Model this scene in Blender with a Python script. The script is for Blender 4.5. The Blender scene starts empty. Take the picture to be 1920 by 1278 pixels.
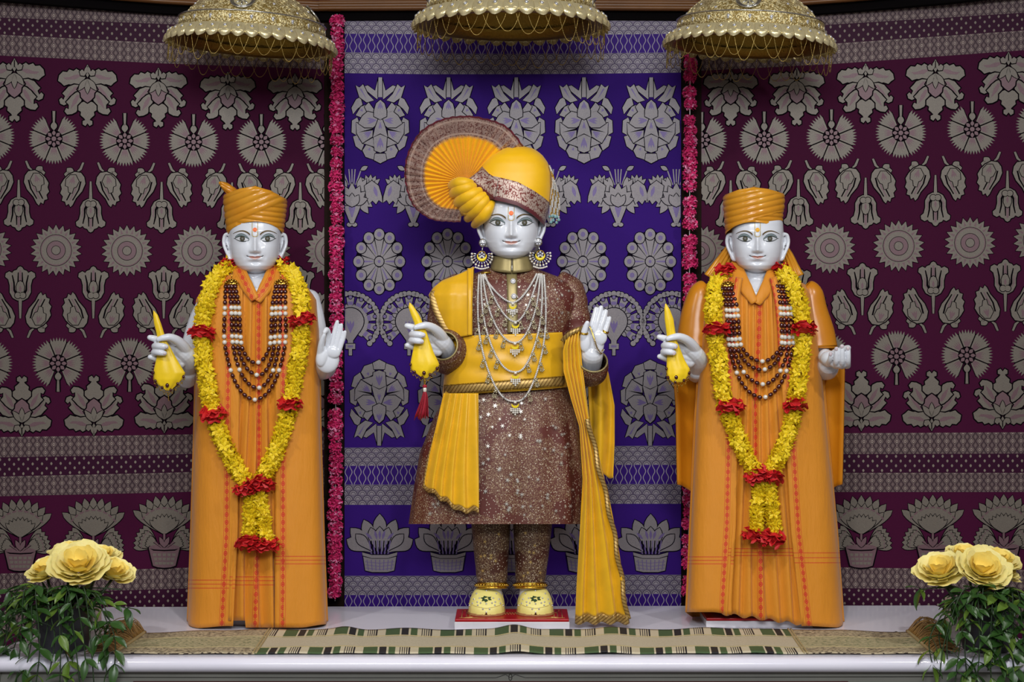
import bpy, math, random
import numpy as np
from mathutils import Vector, Matrix, Euler, noise as mnoise
pi = math.pi
C = bpy.context.scene.collection
SC = bpy.context.scene

# ------------------------------------------------------------------ camera, world, lights, exposure
CAM_Y, CAM_Z, FOC, HZ = -6.4, 2.12, 3200.0, 580.0      # metres, metres, focal length in px of a 1920 px frame, horizon row
cam_d = bpy.data.cameras.new('camera'); cam = bpy.data.objects.new('camera', cam_d); C.objects.link(cam)
cam.location = (0, CAM_Y, CAM_Z); cam.rotation_euler = (pi / 2, 0, 0)
cam_d.sensor_width = 36; cam_d.lens = 36 * FOC / 1920; cam_d.shift_y = (HZ - 639) / 1920
cam_d.clip_end = 60
SC.camera = cam
SC.view_settings.view_transform = 'Standard'; SC.view_settings.look = 'None'
SC.view_settings.gamma = 1; SC.view_settings.exposure = 0.08
try: SC.view_settings.use_curve_mapping = False
except Exception: pass
wd = bpy.data.worlds.new('world'); SC.world = wd; wd.use_nodes = True
wd.node_tree.nodes['Background'].inputs[0].default_value = (0.80, 0.86, 1.0, 1)
wd.node_tree.nodes['Background'].inputs[1].default_value = 0.13

def light(name, kind, loc, target, power, size, col=(1, .97, .93), **kw):
    d = bpy.data.lights.new(name, kind); d.energy = power; d.color = col
    if kind == 'AREA':
        d.shape = 'RECTANGLE'; d.size, d.size_y = size
    else:
        d.shadow_soft_size = size
    for k, v in kw.items(): setattr(d, k, v)
    o = bpy.data.objects.new(name, d); C.objects.link(o); o.location = loc
    o.rotation_euler = (Vector(target) - Vector(loc)).to_track_quat('-Z', 'Y').to_euler()
    return o
# ceiling spotlights in front of the stage to either side, and the broad soft light of the hall's ceiling panels
for lx, tx, e in ((-2.5, -.75, 185), (0.2, 0, 165), (2.6, .80, 205)):
    light('ceiling_spotlight', 'SPOT', (lx, -3.3, 4.8), (tx, -.15, 1.45), e, .10, spot_size=math.radians(52), spot_blend=.95)
light('hall_ceiling_panel', 'AREA', (0, -6.9, 4.4), (0, 0, 1.7), 225, (3.6, 1.0), col=(.95, .97, 1))

# ------------------------------------------------------------------ picture-plane measurements to metres
def P(px, py, Y=0.0):
    D = Y - CAM_Y
    return ((px - 960) / FOC * D, Y, CAM_Z - (py - HZ) / FOC * D)
U = 6.4 / FOC                                            # one px at the statues, in metres (0.002)

def lin(c): return tuple(((x / 255) / 12.92 if x / 255 <= .04045 else ((x / 255 + .055) / 1.055) ** 2.4) for x in c) + (1,)

# ------------------------------------------------------------------ mesh helpers
class MB:
    def __init__(s): s.v = []; s.f = []; s.m = []; s.uv = {}
    def grid(s, rows, close_u=False, close_v=False, m=0, uv=None):
        b = len(s.v); nr = len(rows); nc = len(rows[0])
        for r in rows: s.v.extend(tuple(p) for p in r)
        if uv:
            k = b
            for r in uv:
                for q in r: s.uv[k] = q; k += 1
        for i in range(nr - 1 + (1 if close_v else 0)):
            for j in range(nc - 1 + (1 if close_u else 0)):
                a = b + i % nr * nc + j; a2 = b + i % nr * nc + (j + 1) % nc
                c2 = b + (i + 1) % nr * nc + (j + 1) % nc; c = b + (i + 1) % nr * nc + j
                s.f.append((a, a2, c2, c)); s.m.append(m)
        return b
    def face(s, pts, m=0, uv=None):
        b = len(s.v); s.v.extend(tuple(p) for p in pts)
        if uv:
            for k, q in enumerate(uv): s.uv[b + k] = q
        s.f.append(tuple(range(b, b + len(pts)))); s.m.append(m)
    def tube(s, path, rad, seg=8, m=0, caps=True, closed=False, flat=1.0):
        path = [Vector(p) for p in path]; n = len(path)
        if not hasattr(rad, '__len__'): rad = [rad] * n
        rows = []; up = None
        for i in range(n):
            if closed: t = path[(i + 1) % n] - path[i - 1]
            else: t = path[min(i + 1, n - 1)] - path[max(i - 1, 0)]
            if t.length < 1e-9: t = Vector((0, 0, 1))
            t.normalize()
            if up is None:
                up = Vector((0, 1, 0)) if abs(t.y) < .9 else Vector((1, 0, 0))
            up = (up - t * up.dot(t))
            if up.length < 1e-6: up = t.orthogonal()
            up.normalize(); sd = t.cross(up)
            rows.append([path[i] + (sd * math.cos(2 * pi * k / seg) + up * math.sin(2 * pi * k / seg) * flat) * rad[i] for k in range(seg)])
        b = s.grid(rows, close_u=True, close_v=closed, m=m)
        if caps and not closed:
            s.f.append(tuple(range(b + seg - 1, b - 1, -1))); s.m.append(m)
            e = b + (n - 1) * seg; s.f.append(tuple(range(e, e + seg))); s.m.append(m)
    def limb(s, path, rad, seg=14, m=0, res=4):
        """closed, smoothly tapering limb with round ends"""
        pth, rr = smooth_path(path, res, rad)
        p0, p1 = Vector(pth[0]), Vector(pth[-1])
        t0 = (Vector(pth[1]) - p0).normalized(); t1 = (p1 - Vector(pth[-2])).normalized()
        A = [p0 - t0 * rr[0] * math.sin(a) for a in (1.45, 1.1, .7, .35)]; Ar = [rr[0] * math.cos(a) for a in (1.45, 1.1, .7, .35)]
        B = [p1 + t1 * rr[-1] * math.sin(a) for a in (.35, .7, 1.1, 1.45)]; Br = [rr[-1] * math.cos(a) for a in (.35, .7, 1.1, 1.45)]
        s.tube(A + [Vector(p) for p in pth] + B, Ar + list(rr) + Br, seg, m)
    def ball(s, c, r, seg=8, rings=6, m=0, rot=None):
        rx, ry, rz = r if hasattr(r, '__len__') else (r, r, r)
        rows = []
        for i in range(rings + 1):
            a = -pi / 2 + pi * i / rings; a = max(-1.5607, min(1.5607, a))
            row = []
            for k in range(seg):
                q = Vector((rx * math.cos(a) * math.cos(2 * pi * k / seg), ry * math.cos(a) * math.sin(2 * pi * k / seg), rz * math.sin(a)))
                if rot: q = rot @ q
                row.append(q + Vector(c))
            rows.append(row)
        b = s.grid(rows, close_u=True, m=m)
        s.f.append(tuple(range(b + seg - 1, b - 1, -1))); s.m.append(m)
        e = b + rings * seg; s.f.append(tuple(range(e, e + seg))); s.m.append(m)
    def box(s, a, b, m=0):
        (x0, y0, z0), (x1, y1, z1) = a, b; k = len(s.v)
        s.v += [(x0, y0, z0), (x1, y0, z0), (x1, y1, z0), (x0, y1, z0), (x0, y0, z1), (x1, y0, z1), (x1, y1, z1), (x0, y1, z1)]
        for q in ((0, 3, 2, 1), (4, 5, 6, 7), (0, 1, 5, 4), (1, 2, 6, 5), (2, 3, 7, 6), (3, 0, 4, 7)):
            s.f.append(tuple(k + i for i in q)); s.m.append(m)
    def prism(s, pts, d, m=0):
        """pts: closed 3-D outline; d: extrusion vector"""
        b = len(s.v); n = len(pts); d = Vector(d)
        s.v += [tuple(p) for p in pts] + [tuple(Vector(p) + d) for p in pts]
        s.f.append(tuple(range(b, b + n))); s.f.append(tuple(range(b + 2 * n - 1, b + n - 1, -1))); s.m += [m, m]
        for i in range(n):
            j = (i + 1) % n; s.f.append((b + i, b + n + i, b + n + j, b + j)); s.m.append(m)
    def lathe(s, prof, seg=48, m=0, c=(0, 0, 0), fn=None):
        rows = []
        for (r, z) in prof:
            row = []
            for k in range(seg):
                a = 2 * pi * k / seg; rr = r + (fn(a, r, z) if fn else 0)
                row.append((c[0] + rr * math.cos(a), c[1] + rr * math.sin(a), c[2] + z))
            rows.append(row)
        s.grid(rows, close_u=True, m=m)
    def mesh(s, name, mats, smooth=True, origin=(0, 0, 0)):
        me = bpy.data.meshes.new(name)
        ox, oy, oz = origin
        me.from_pydata([(v[0] - ox, v[1] - oy, v[2] - oz) for v in s.v], [], s.f)
        if not isinstance(mats, (list, tuple)): mats = [mats]
        for q in mats: me.materials.append(q)
        if len(mats) > 1: me.polygons.foreach_set('material_index', s.m)
        if smooth: me.polygons.foreach_set('use_smooth', [True] * len(s.f))
        if s.uv:
            ul = me.uv_layers.new(name='uv'); li = np.zeros(len(me.loops), dtype=np.int32); me.loops.foreach_get('vertex_index', li)
            arr = np.zeros((len(s.v), 2), dtype=np.float32)
            for k, q in s.uv.items(): arr[k] = q
            ul.data.foreach_set('uv', arr[li].ravel())
        me.update(); return me
    def build(s, name, mats, parent=None, smooth=True, **kw):
        org = world_of(parent) if parent else kw.pop('origin', (0, 0, 0))
        me = s.mesh(name, mats, smooth, org)
        o = bpy.data.objects.new(name, me); C.objects.link(o)
        if parent: o.parent = parent
        else: o.location = org
        for k, q in kw.items(): o[k] = q
        return o

def world_of(o):
    v = Vector((0, 0, 0))
    while o: v += o.location; o = o.parent
    return v
def thing(name, label, cat, loc, group=None):
    o = bpy.data.objects.new(name, None); C.objects.link(o); o.location = loc; o.empty_display_size = .05
    o['label'] = label; o['category'] = cat
    if group: o['group'] = group
    return o
def tag(o, label, cat, group=None):
    o['label'] = label; o['category'] = cat
    if group: o['group'] = group
    return o
def inst(name, me, parent, M):
    """object sharing mesh data; M is a world matrix; parent is unrotated"""
    o = bpy.data.objects.new(name, me); C.objects.link(o)
    if parent:
        o.parent = parent; M = Matrix.Translation(-world_of(parent)) @ M
    o.matrix_basis = M
    return o
def smooth_path(path, res=4, rad=None):
    pts = [Vector(p) for p in path]; n = len(pts); out = []; ro = []
    if rad is not None and not hasattr(rad, '__len__'): rad = [rad] * n
    for i in range(n - 1):
        p0, p1, p2, p3 = pts[max(i - 1, 0)], pts[i], pts[i + 1], pts[min(i + 2, n - 1)]
        for k in range(res):
            t = k / res
            out.append(.5 * ((2 * p1) + (p2 - p0) * t + (2 * p0 - 5 * p1 + 4 * p2 - p3) * t * t + (3 * p1 - p0 - 3 * p2 + p3) * t ** 3))
            if rad is not None: ro.append(rad[i] + (rad[i + 1] - rad[i]) * t)
    out.append(pts[-1])
    if rad is not None: ro.append(rad[-1]); return out, ro
    return out
def resample(path, step):
    pts = [Vector(p) for p in path]; L = [0]
    for a, b in zip(pts, pts[1:]): L.append(L[-1] + (b - a).length)
    n = max(2, int(round(L[-1] / step)) + 1); out = []; j = 0
    for i in range(n):
        d = L[-1] * i / (n - 1)
        while j < len(L) - 2 and L[j + 1] < d: j += 1
        t = (d - L[j]) / max(1e-9, L[j + 1] - L[j]); out.append(pts[j].lerp(pts[j + 1], t))
    return out
def ip(x, xs, ys): return float(np.interp(x, xs, ys))
def sstep(a, b, x):
    t = max(0, min(1, (x - a) / (b - a))); return t * t * (3 - 2 * t)
def ribbon(mb, path, width, cols=5, bulge=0.0, m=0, v0=0.0, res=5, ripple=None):
    """cloth band along (px, py, Y) points; width in px (number or list per point); uv: u across 0..width px, v along in px"""
    pth = smooth_path(path, res)
    if hasattr(width, '__len__'):
        w = [ip(i / (len(pth) - 1) * (len(path) - 1), range(len(path)), width) for i in range(len(pth))]
    else: w = [width] * len(pth)
    rows, uvs = [], []; L = v0
    for i, p in enumerate(pth):
        a = pth[max(i - 1, 0)]; b = pth[min(i + 1, len(pth) - 1)]
        t = Vector((b.x - a.x, b.y - a.y)); t.normalize(); nx, ny = -t.y, t.x
        if i: L += math.hypot(p.x - pth[i - 1].x, p.y - pth[i - 1].y)
        row, ur = [], []
        for k in range(cols):
            s_ = k / (cols - 1) - .5; d = bulge * (1 - 4 * s_ * s_)
            if ripple: d += ripple(k / (cols - 1), L)
            row.append(P(p.x + nx * s_ * w[i], p.y + ny * s_ * w[i], p.z - d)); ur.append(((s_ + .5) * w[i], L))
        rows.append(row); uvs.append(ur)
    mb.grid(rows, m=m, uv=uvs)
def solid(o, th, off=-1):
    q = o.modifiers.new('thickness', 'SOLIDIFY'); q.thickness = th; q.offset = off; return o
# ------------------------------------------------------------------ materials (all node based)
class X:
    def __init__(s, nt, k): s.nt = nt; s.k = k
    def _o(s, op, a, b=None, c=None):
        n = s.nt.nodes.new('ShaderNodeMath'); n.operation = op
        for i, q in enumerate((a, b, c)):
            if q is None: continue
            if isinstance(q, X): s.nt.links.new(q.k, n.inputs[i])
            else: n.inputs[i].default_value = q
        return X(s.nt, n.outputs[0])
    def __add__(s, o): return s._o('ADD', s, o)
    def __radd__(s, o): return s._o('ADD', o, s)
    def __sub__(s, o): return s._o('SUBTRACT', s, o)
    def __rsub__(s, o): return s._o('SUBTRACT', o, s)
    def __mul__(s, o): return s._o('MULTIPLY', s, o)
    def __rmul__(s, o): return s._o('MULTIPLY', o, s)
    def __truediv__(s, o): return s._o('DIVIDE', s, o)
    def sin(s): return s._o('SINE', s)
    def cos(s): return s._o('COSINE', s)
    def abs(s): return s._o('ABSOLUTE', s)
    def fr(s): return s._o('FRACT', s)
    def fl(s): return s._o('FLOOR', s)
    def sq(s): return s._o('SQRT', s)
    def lt(s, o): return s._o('LESS_THAN', s, o)
    def gt(s, o): return s._o('GREATER_THAN', s, o)
    def mn(s, o): return s._o('MINIMUM', s, o)
    def mx(s, o): return s._o('MAXIMUM', s, o)
    def mod(s, o): return s._o('FLOORED_MODULO', s, o)
    def within(s, a, b): return s.gt(a) * s.lt(b)
class Mt:
    def __init__(s, name, rough=.5, metal=0.0, **kw):
        s.m = bpy.data.materials.new(name); s.m.use_nodes = True; s.nt = s.m.node_tree; s.b = s.nt.nodes['Principled BSDF']
        s.b.inputs['Roughness'].default_value = rough; s.b.inputs['Metallic'].default_value = metal
        for k, v in kw.items(): s.b.inputs[k].default_value = v
    def x(s, sock): return X(s.nt, sock)
    def uv(s):
        t = s.nt.nodes.new('ShaderNodeUVMap'); t.uv_map = 'uv'; q = s.nt.nodes.new('ShaderNodeSeparateXYZ'); s.nt.links.new(t.outputs[0], q.inputs[0])
        return s.x(q.outputs[0]), s.x(q.outputs[1])
    def obj(s):
        if not hasattr(s, '_o'): s._o = s.nt.nodes.new('ShaderNodeTexCoord').outputs['Object']
        return s._o
    def noise(s, scale, detail=2, rough=.5, stretch=None):
        n = s.nt.nodes.new('ShaderNodeTexNoise'); n.inputs['Scale'].default_value = scale; n.inputs['Detail'].default_value = detail; n.inputs['Roughness'].default_value = rough
        v = s.obj()
        if stretch:
            q = s.nt.nodes.new('ShaderNodeMapping'); q.inputs['Scale'].default_value = stretch; s.nt.links.new(v, q.inputs[0]); v = q.outputs[0]
        s.nt.links.new(v, n.inputs['Vector']); return s.x(n.outputs['Fac'])
    def vor(s, scale, feature='F1'):
        n = s.nt.nodes.new('ShaderNodeTexVoronoi'); n.inputs['Scale'].default_value = scale; n.feature = feature
        s.nt.links.new(s.obj(), n.inputs['Vector']); return s.x(n.outputs['Distance'])
    def mix(s, f, a, b):
        n = s.nt.nodes.new('ShaderNodeMix'); n.data_type = 'RGBA'
        for i, q in ((0, f), (6, a), (7, b)):
            if isinstance(q, X): s.nt.links.new(q.k, n.inputs[i])
            elif i == 0: n.inputs[0].default_value = q
            elif hasattr(q, 'is_linked'): s.nt.links.new(q, n.inputs[i])
            else: n.inputs[i].default_value = q
        return n.outputs[2]
    def color(s, q):
        if hasattr(q, 'is_linked'): s.nt.links.new(q, s.b.inputs['Base Color'])
        else: s.b.inputs['Base Color'].default_value = q
    def put(s, name, x): s.nt.links.new(x.k, s.b.inputs[name])
    def bump(s, x, strength=.3, dist=.002):
        n = s.nt.nodes.new('ShaderNodeBump'); n.inputs['Strength'].default_value = strength; n.inputs['Distance'].default_value = dist
        s.nt.links.new(x.k, n.inputs['Height']); s.nt.links.new(n.outputs[0], s.b.inputs['Normal'])
def simple(name, c, rough=.5, metal=0, var=.12, vs=40, bump=0, bs=300, bd=.001, c2=None, **kw):
    t = Mt(name, rough, metal, **kw); a = lin(c)
    b = lin(c2) if c2 else tuple(q * (1 - 2 * var) for q in a[:3]) + (1,)
    a2 = a if c2 else tuple(min(1, q * (1 + var * .5)) for q in a[:3]) + (1,)
    t.color(t.mix(t.noise(vs, 3), b, a2))
    if bump: t.bump(t.noise(bs, 2), bump, bd)
    return t.m
SHEEN = {'Sheen Weight': .15}
M = {}
M['marble'] = simple('statue_marble', (222, 226, 232), .16, c2=(206, 211, 221), vs=9, **{'Subsurface Weight': .12, 'Subsurface Scale': .012, 'Subsurface Radius': (1, .95, .9)})
M['turban_paint'] = simple('glossy_ochre_paint', (218, 158, 46), .22, c2=(196, 122, 18), vs=14)
M['cape_paint'] = simple('glossy_saffron_paint', (204, 136, 28), .28, c2=(186, 112, 14), vs=7)
M['yellow_silk'] = simple('turban_yellow_silk', (244, 190, 2), .5, vs=30, bump=.2, bs=500, **SHEEN)
M['yellow_satin'] = simple('shawl_yellow_satin', (232, 178, 20), .36, vs=20, bump=.06, bs=600, **SHEEN)
M['kerchief'] = simple('kerchief_yellow', (246, 208, 14), .42, vs=25, **SHEEN)
M['maroon'] = simple('maroon_piping', (92, 22, 34), .6)
M['gold'] = simple('polished_gold', (206, 168, 72), .24, 1, vs=120, var=.1)
M['gold_dark'] = simple('brass_and_rim_shade', (168, 136, 58), .4, 1, var=.15, vs=90, bump=.6, bs=140, bd=.004)
M['dome_gold'] = None
M['collar_gold'] = simple('gold_tissue_cloth', (156, 142, 96), .4, .45, vs=60, bump=.1, bs=400)
M['silver'] = simple('silver_metal', (205, 205, 200), .22, 1)
M['diamond'] = simple('cut_glass', (226, 228, 236), .06, .55, var=.2, vs=700)
M['crystal'] = simple('white_crystal', (232, 232, 236), .12, .1, var=.2, vs=500)
M['pearl'] = simple('pearl', (226, 222, 212), .18, 0, **{'Coat Weight': .5})
M['seed_pearl'] = simple('seed_pearl', (208, 206, 202), .25, .15)
M['garnet'] = simple('garnet_bead', (62, 8, 10), .1, 0, **{'Coat Weight': .6})
M['teal'] = simple('teal_bead', (120, 160, 165), .15)
M['enamel'] = simple('yellow_enamel', (232, 208, 20), .3)
M['red_thread'] = simple('crimson_thread', (176, 8, 44), .6, vs=300, var=.3)
M['petal_y'] = simple('garland_petal_yellow', (240, 208, 12), .6, vs=60, var=.1, **{'Subsurface Weight': .1, 'Subsurface Scale': .004})
M['petal_core'] = simple('garland_core', (196, 154, 8), .7)
M['petal_r'] = simple('red_petal', (206, 18, 26), .6, vs=60, var=.2)
M['petal_p'] = simple('pink_petal', (232, 58, 130), .55, vs=70, c2=(196, 28, 96))
M['petal_p2'] = simple('pale_pink_petal', (240, 150, 192), .55, vs=70)
M['rose'] = simple('rose_petal', (252, 242, 176), .6, vs=22, c2=(248, 230, 132), **{'Subsurface Weight': .1, 'Subsurface Scale': .01})
M['rose_in'] = simple('rose_heart_petal', (252, 232, 130), .6, vs=22, c2=(248, 216, 92))
M['leaf'] = simple('vine_leaf', (62, 98, 42), .34, vs=40, c2=(34, 64, 28))
M['leaf_l'] = simple('young_vine_leaf', (108, 134, 50), .36, vs=40, c2=(72, 104, 36))
M['stem'] = simple('vine_stem', (44, 66, 36), .5)
M['pot'] = simple('pot_in_shade', (58, 58, 64), .55, vs=12)  # shade on the pale planter's front, put into a charcoal colour
M['planter_side'] = simple('lit_planter_side', (208, 198, 196), .7, vs=30, bump=.8, bs=60, bd=.006)  # pale tone of the planter's lit side
M['hair'] = simple('painted_black_hair', (14, 14, 16), .3)
M['wood'] = simple('varnished_wood', (132, 88, 46), .35, vs=6, c2=(96, 58, 26))
M['darkwood'] = simple('dark_wood', (30, 17, 10), .7, **{'Specular IOR Level': .1})
M['wall'] = simple('pale_plaster', (190, 182, 178), .7, vs=3, var=.06)
M['gap_shade'] = simple('cornice_gap_shade', (10, 7, 8), .8, **{'Specular IOR Level': .05})
M['floor'] = simple('stone_floor', (120, 112, 108), .4, vs=3)
M['table'] = simple('altar_marble', (236, 235, 246), .14, vs=3.5, c2=(222, 221, 236))
M['table_front'] = simple('grey_marble_panel', (134, 134, 126), .3, vs=5, c2=(112, 113, 106))
M['inlay'] = simple('inlay_line', (48, 44, 42), .4)
M['red_lacquer'] = simple('red_lacquer', (178, 12, 22), .3, vs=30, c2=(140, 8, 18))
M['plinth'] = simple('plinth_marble', (214, 212, 218), .25, vs=10)
M['shoe'] = simple('shoe_leather_cream', (234, 222, 132), .45, vs=40, var=.05, bump=.15, bs=300)
M['sole'] = simple('shoe_sole', (176, 128, 84), .5)
M['green'] = simple('green_stitch', (24, 60, 26), .6)
M['sock'] = simple('grey_foot', (150, 146, 132), .5)
M['cord'] = simple('runner_cord', (186, 168, 122), .6, vs=500, var=.3)
M['fringe'] = simple('gold_brown_fringe', (156, 118, 62), .5, vs=300, var=.35)
M['pendant'] = simple('pendant_metal', (196, 186, 156), .25, .5, vs=600, var=.25)
M['dark_red'] = simple('dark_red_inlay', (70, 12, 14), .5)
M['paper'] = simple('white_paper', (220, 220, 226), .6)
M['black'] = simple('black_ink', (10, 10, 12), .5)
M['eye_w'] = simple('eye_white', (214, 218, 224), .08)
M['iris'] = simple('iris_grey_green', (96, 92, 74), .08, vs=600, var=.3)
M['brow'] = simple('brow_paint', (104, 84, 50), .3)
M['lid'] = simple('eyelid_paint', (132, 148, 152), .16)
M['lid_line'] = simple('lid_line_paint', (52, 58, 54), .2)
M['lip'] = simple('lip_paint', (220, 138, 112), .2)
M['lip2'] = simple('lower_lip_paint', (226, 190, 182), .18)
M['lipline'] = simple('mouth_line_paint', (120, 62, 48), .3)
M['nail'] = simple('nail_paint', (206, 190, 196), .15)
M['tilak_y'] = simple('tilak_yellow', (196, 168, 60), .35)
M['tilak_o'] = simple('tilak_orange', (255, 122, 62), .5)
M['tilak_gold'] = simple('tilak_amber', (240, 176, 20), .5)

def saffron(name, borders, lines, base=(214, 137, 22), vmin=-1e9):
    """plain saffron cotton; woven red bead borders at u = centre +- w/2 (px); thin red lines at given v (px)"""
    t = Mt(name, .62, **SHEEN); u, v = t.uv()
    col = t.mix(t.noise(12, 3), lin(tuple(int(q * .955) for q in base)), lin(base))
    red = lin((196, 40, 18)); mask = None
    for (c, w, per) in borders:
        d = (u - c) / (w / 2); k = (v / per).fr() - .5
        inside = d.abs().lt(1.0)
        oval = ((d / .62) * (d / .62) + (k / .36) * (k / .36)).sq()
        ov = oval.lt(1.0); ring = oval.within(.42, .6) 
        edge = d.abs().within(.82, 1.0)
        dot = (((v / per + .5).fr() - .5).abs() * 2.0).lt(.2) * (d.abs().within(.0, .5)) * (1.0 - ov)
        q = inside * (ov * (1.0 - ring * .55)).mx(edge * .75).mx(dot * .6)
        mask = q if mask is None else mask.mx(q)
    for y in lines:
        q = (v - y).abs().lt(.75) * .85
        mask = q if mask is None else mask.mx(q)
    if mask is not None: col = t.mix(mask, col, red)
    t.color(col); t.bump(t.noise(26, 3, .55, stretch=(1.6, 1, .35)) + t.noise(700, 1, stretch=(1, 1, .2)) * .04, .35, .010)
    return t.m
def gold_border(name, per=7.0):
    t = Mt(name, .4, .5); u, v = t.uv()
    k = ((v + u * .8) / per).fr()
    col = t.mix(k.within(.0, .3), lin((176, 146, 84)), lin((120, 90, 42)))
    t.color(col); t.bump(k, .5, .002); return t.m
M['gold_border'] = gold_border('woven_gold_border')
def brocade(name, base, c2, dots):
    t = Mt(name, .5, .15)
    col = t.mix(t.noise(5, 3), lin(c2), lin(base))
    gl = t.noise(330, 2).gt(.56) * t.noise(7, 3).gt(.42)
    col = t.mix(gl * .45, col, lin((196, 178, 138)))
    d = t.vor(dots).lt(.23)
    col = t.mix(d * .72, col, lin((204, 194, 174)))
    t.color(col); t.bump(t.noise(420, 2), .4, .001); return t.m
M['brocade'] = brocade('tunic_brocade', (96, 34, 32), (82, 48, 34), 108)
M['trouser'] = brocade('trouser_brocade', (74, 36, 26), (58, 30, 18), 112)
M['star'] = simple('silver_star_thread', (210, 206, 196), .3, .6)
M['goldstar'] = simple('gold_star_thread', (206, 176, 110), .3, .6)
def turban_band():
    """yellow silk above, silver-on-maroon brocade band, maroon piping at the very hem; v = distance from hem in px"""
    t = Mt('turban_banded_silk', .46, .0, **SHEEN); u, v = t.uv()
    yel = t.mix(t.noise(30, 3), lin((234, 178, 0)), lin((244, 190, 2)))
    arab = (t.noise(70, 2, .55) - .5).abs().gt(.045)
    k = (u / 5.0).fr() - .5; lace = ((v - 12.0).abs().lt(2.6)).mx((v - 38.0).abs().lt(2.0)) * ((k.abs()).gt(.22))
    band = t.mix((arab * .85).mx(lace), lin((104, 34, 28)), lin((184, 166, 154)))
    band = t.mix(v.lt(6.5), band, lin((86, 20, 30)))
    isb = v.lt(43.0); t.color(t.mix(isb, yel, band)); t.put('Metallic', isb * v.gt(6.5) * .45)
    t.bump(t.noise(400, 2), .2, .001); return t.m
M['turban_band'] = turban_band()
def fan_mat():
    """v = radius fraction 0..1, u = angle"""
    t = Mt('fan_pleated_silk', .42, **SHEEN); u, v = t.uv()
    yel = t.mix(t.noise(30, 3), lin((232, 172, 0)), lin((244, 186, 2)))
    arab = (t.noise(70, 2, .6) - .5).abs().gt(.03)
    lace = (v - .73).abs().lt(.012).mx((v - .93).abs().lt(.012))
    band = t.mix((arab * .75).mx(lace), lin((100, 34, 28)), lin((196, 176, 164)))
    band = t.mix(v.gt(.972), band, lin((96, 16, 34)))
    f = ((v + (t.noise(60, 1) - .5) * .05 - .655) / .05).mn(1.0).mx(0.0)
    t.color(t.mix(f, yel, band)); t.put('Metallic', f * v.lt(.972) * .5); return t.m
M['fan'] = fan_mat()

# woven curtain materials (uv in pattern cells)
PLUM, PURP = (64, 6, 44), (50, 16, 112)
def ground(name, c):
    t = Mt(name, .7, **{'Specular IOR Level': .12}); a = lin(c)
    t.color(t.mix(t.noise(500, 1), tuple(q * .8 for q in a[:3]) + (1,), tuple(q * 1.15 for q in a[:3]) + (1,))); return t.m
def thread(name, c, c2, metal=.25):
    t = Mt(name, .46, metal)
    w = t.noise(420, 1); k = t.noise(3, 2)
    t.color(t.mix(w * .75 + k * .25, lin(c2), lin(c))); return t.m
M['plum'] = ground('plum_silk_ground', PLUM); M['purple'] = ground('violet_silk_ground', PURP)
M['plum_sil'] = thread('silver_thread_plum', (128, 121, 108), (78, 68, 64)); M['plum_mid'] = thread('mauve_thread', (120, 92, 96), (82, 56, 64))
M['plum_dk'] = simple('plum_outline_thread', (10, 4, 10), .8, **{'Specular IOR Level': .05})
M['purp_sil'] = thread('silver_thread_violet', (150, 145, 142), (84, 77, 92)); M['purp_mid'] = thread('lilac_thread', (112, 98, 140), (78, 60, 116))
M['purp_dk'] = simple('violet_outline_thread', (12, 7, 22), .8, **{'Specular IOR Level': .05})
def band_drop(name):
    t = Mt(name, .5, .2, **{'Specular IOR Level': .15}); u, v = t.uv(); k = u.fr() - .5; ph = v * (2 * pi)
    wave = .30 - .14 * ph.cos()
    ln = ((k.abs() - wave).abs()).lt(.05); ln2 = ((k.abs() - wave - .13).abs()).lt(.03)
    dy = v.fr() - .5
    dr = ((k / .2) * (k / .2) + (dy / .34) * (dy / .34)).sq() + dy.abs() * .5
    n = t.noise(420, 1) * .4
    col = t.mix(n, lin((112, 96, 94)), lin((84, 68, 70)))
    col = t.mix(ln.mx(ln2), col, lin((36, 16, 32)))
    col = t.mix(dr.lt(1.0), col, lin((40, 18, 34))); col = t.mix(dr.lt(.78), col, lin((150, 138, 128)))
    col = t.mix(dr.lt(.4), col, lin((104, 84, 86)))
    t.color(col); return t.m
def band_dots(name, c):
    t = Mt(name, .55, .1, **{'Specular IOR Level': .15}); u, v = t.uv(); row = v.fl(); k = (u + row * .5).fr() - .5; dy = v.fr() - .5
    d = (k / .12).abs() + (dy / .34) * (dy / .34)
    t.color(t.mix(d.lt(1.0), lin(c), lin((128, 119, 108)))); return t.m
def band_scale(name):
    t = Mt(name, .5, .2, **{'Specular IOR Level': .15}); u, v = t.uv(); row = v.fl(); k = (u + row * .5).fr() - .5; dy = v.fr()
    d = ((k * 2.0) * (k * 2.0) + dy * dy).sq()
    dark = d.within(.80, .93).mx(d.within(.46, .56))
    n = t.noise(420, 1) * .5
    col = t.mix(n, lin((150, 144, 150)), lin((104, 98, 112))); col = t.mix(d.gt(.93), col, lin((112, 104, 120)))
    t.color(t.mix(dark, col, lin((40, 26, 62)))); return t.m
def band_wave(name, c):
    t = Mt(name, .55, .1, **{'Specular IOR Level': .15}); u, v = t.uv(); k = u.fr() - .5
    w = .25 - .13 * (v * (2 * pi)).cos()
    t.color(t.mix((k.abs() - w).abs().lt(.045), lin(c), lin((150, 142, 158)))); return t.m
M['b_drop'] = band_drop('drop_band_weave'); M['b_dots'] = band_dots('dotted_band_weave', (48, 4, 36))
M['b_scale'] = band_scale('scale_band_weave'); M['b_wave'] = band_wave('wave_band_weave', PURP)
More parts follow.
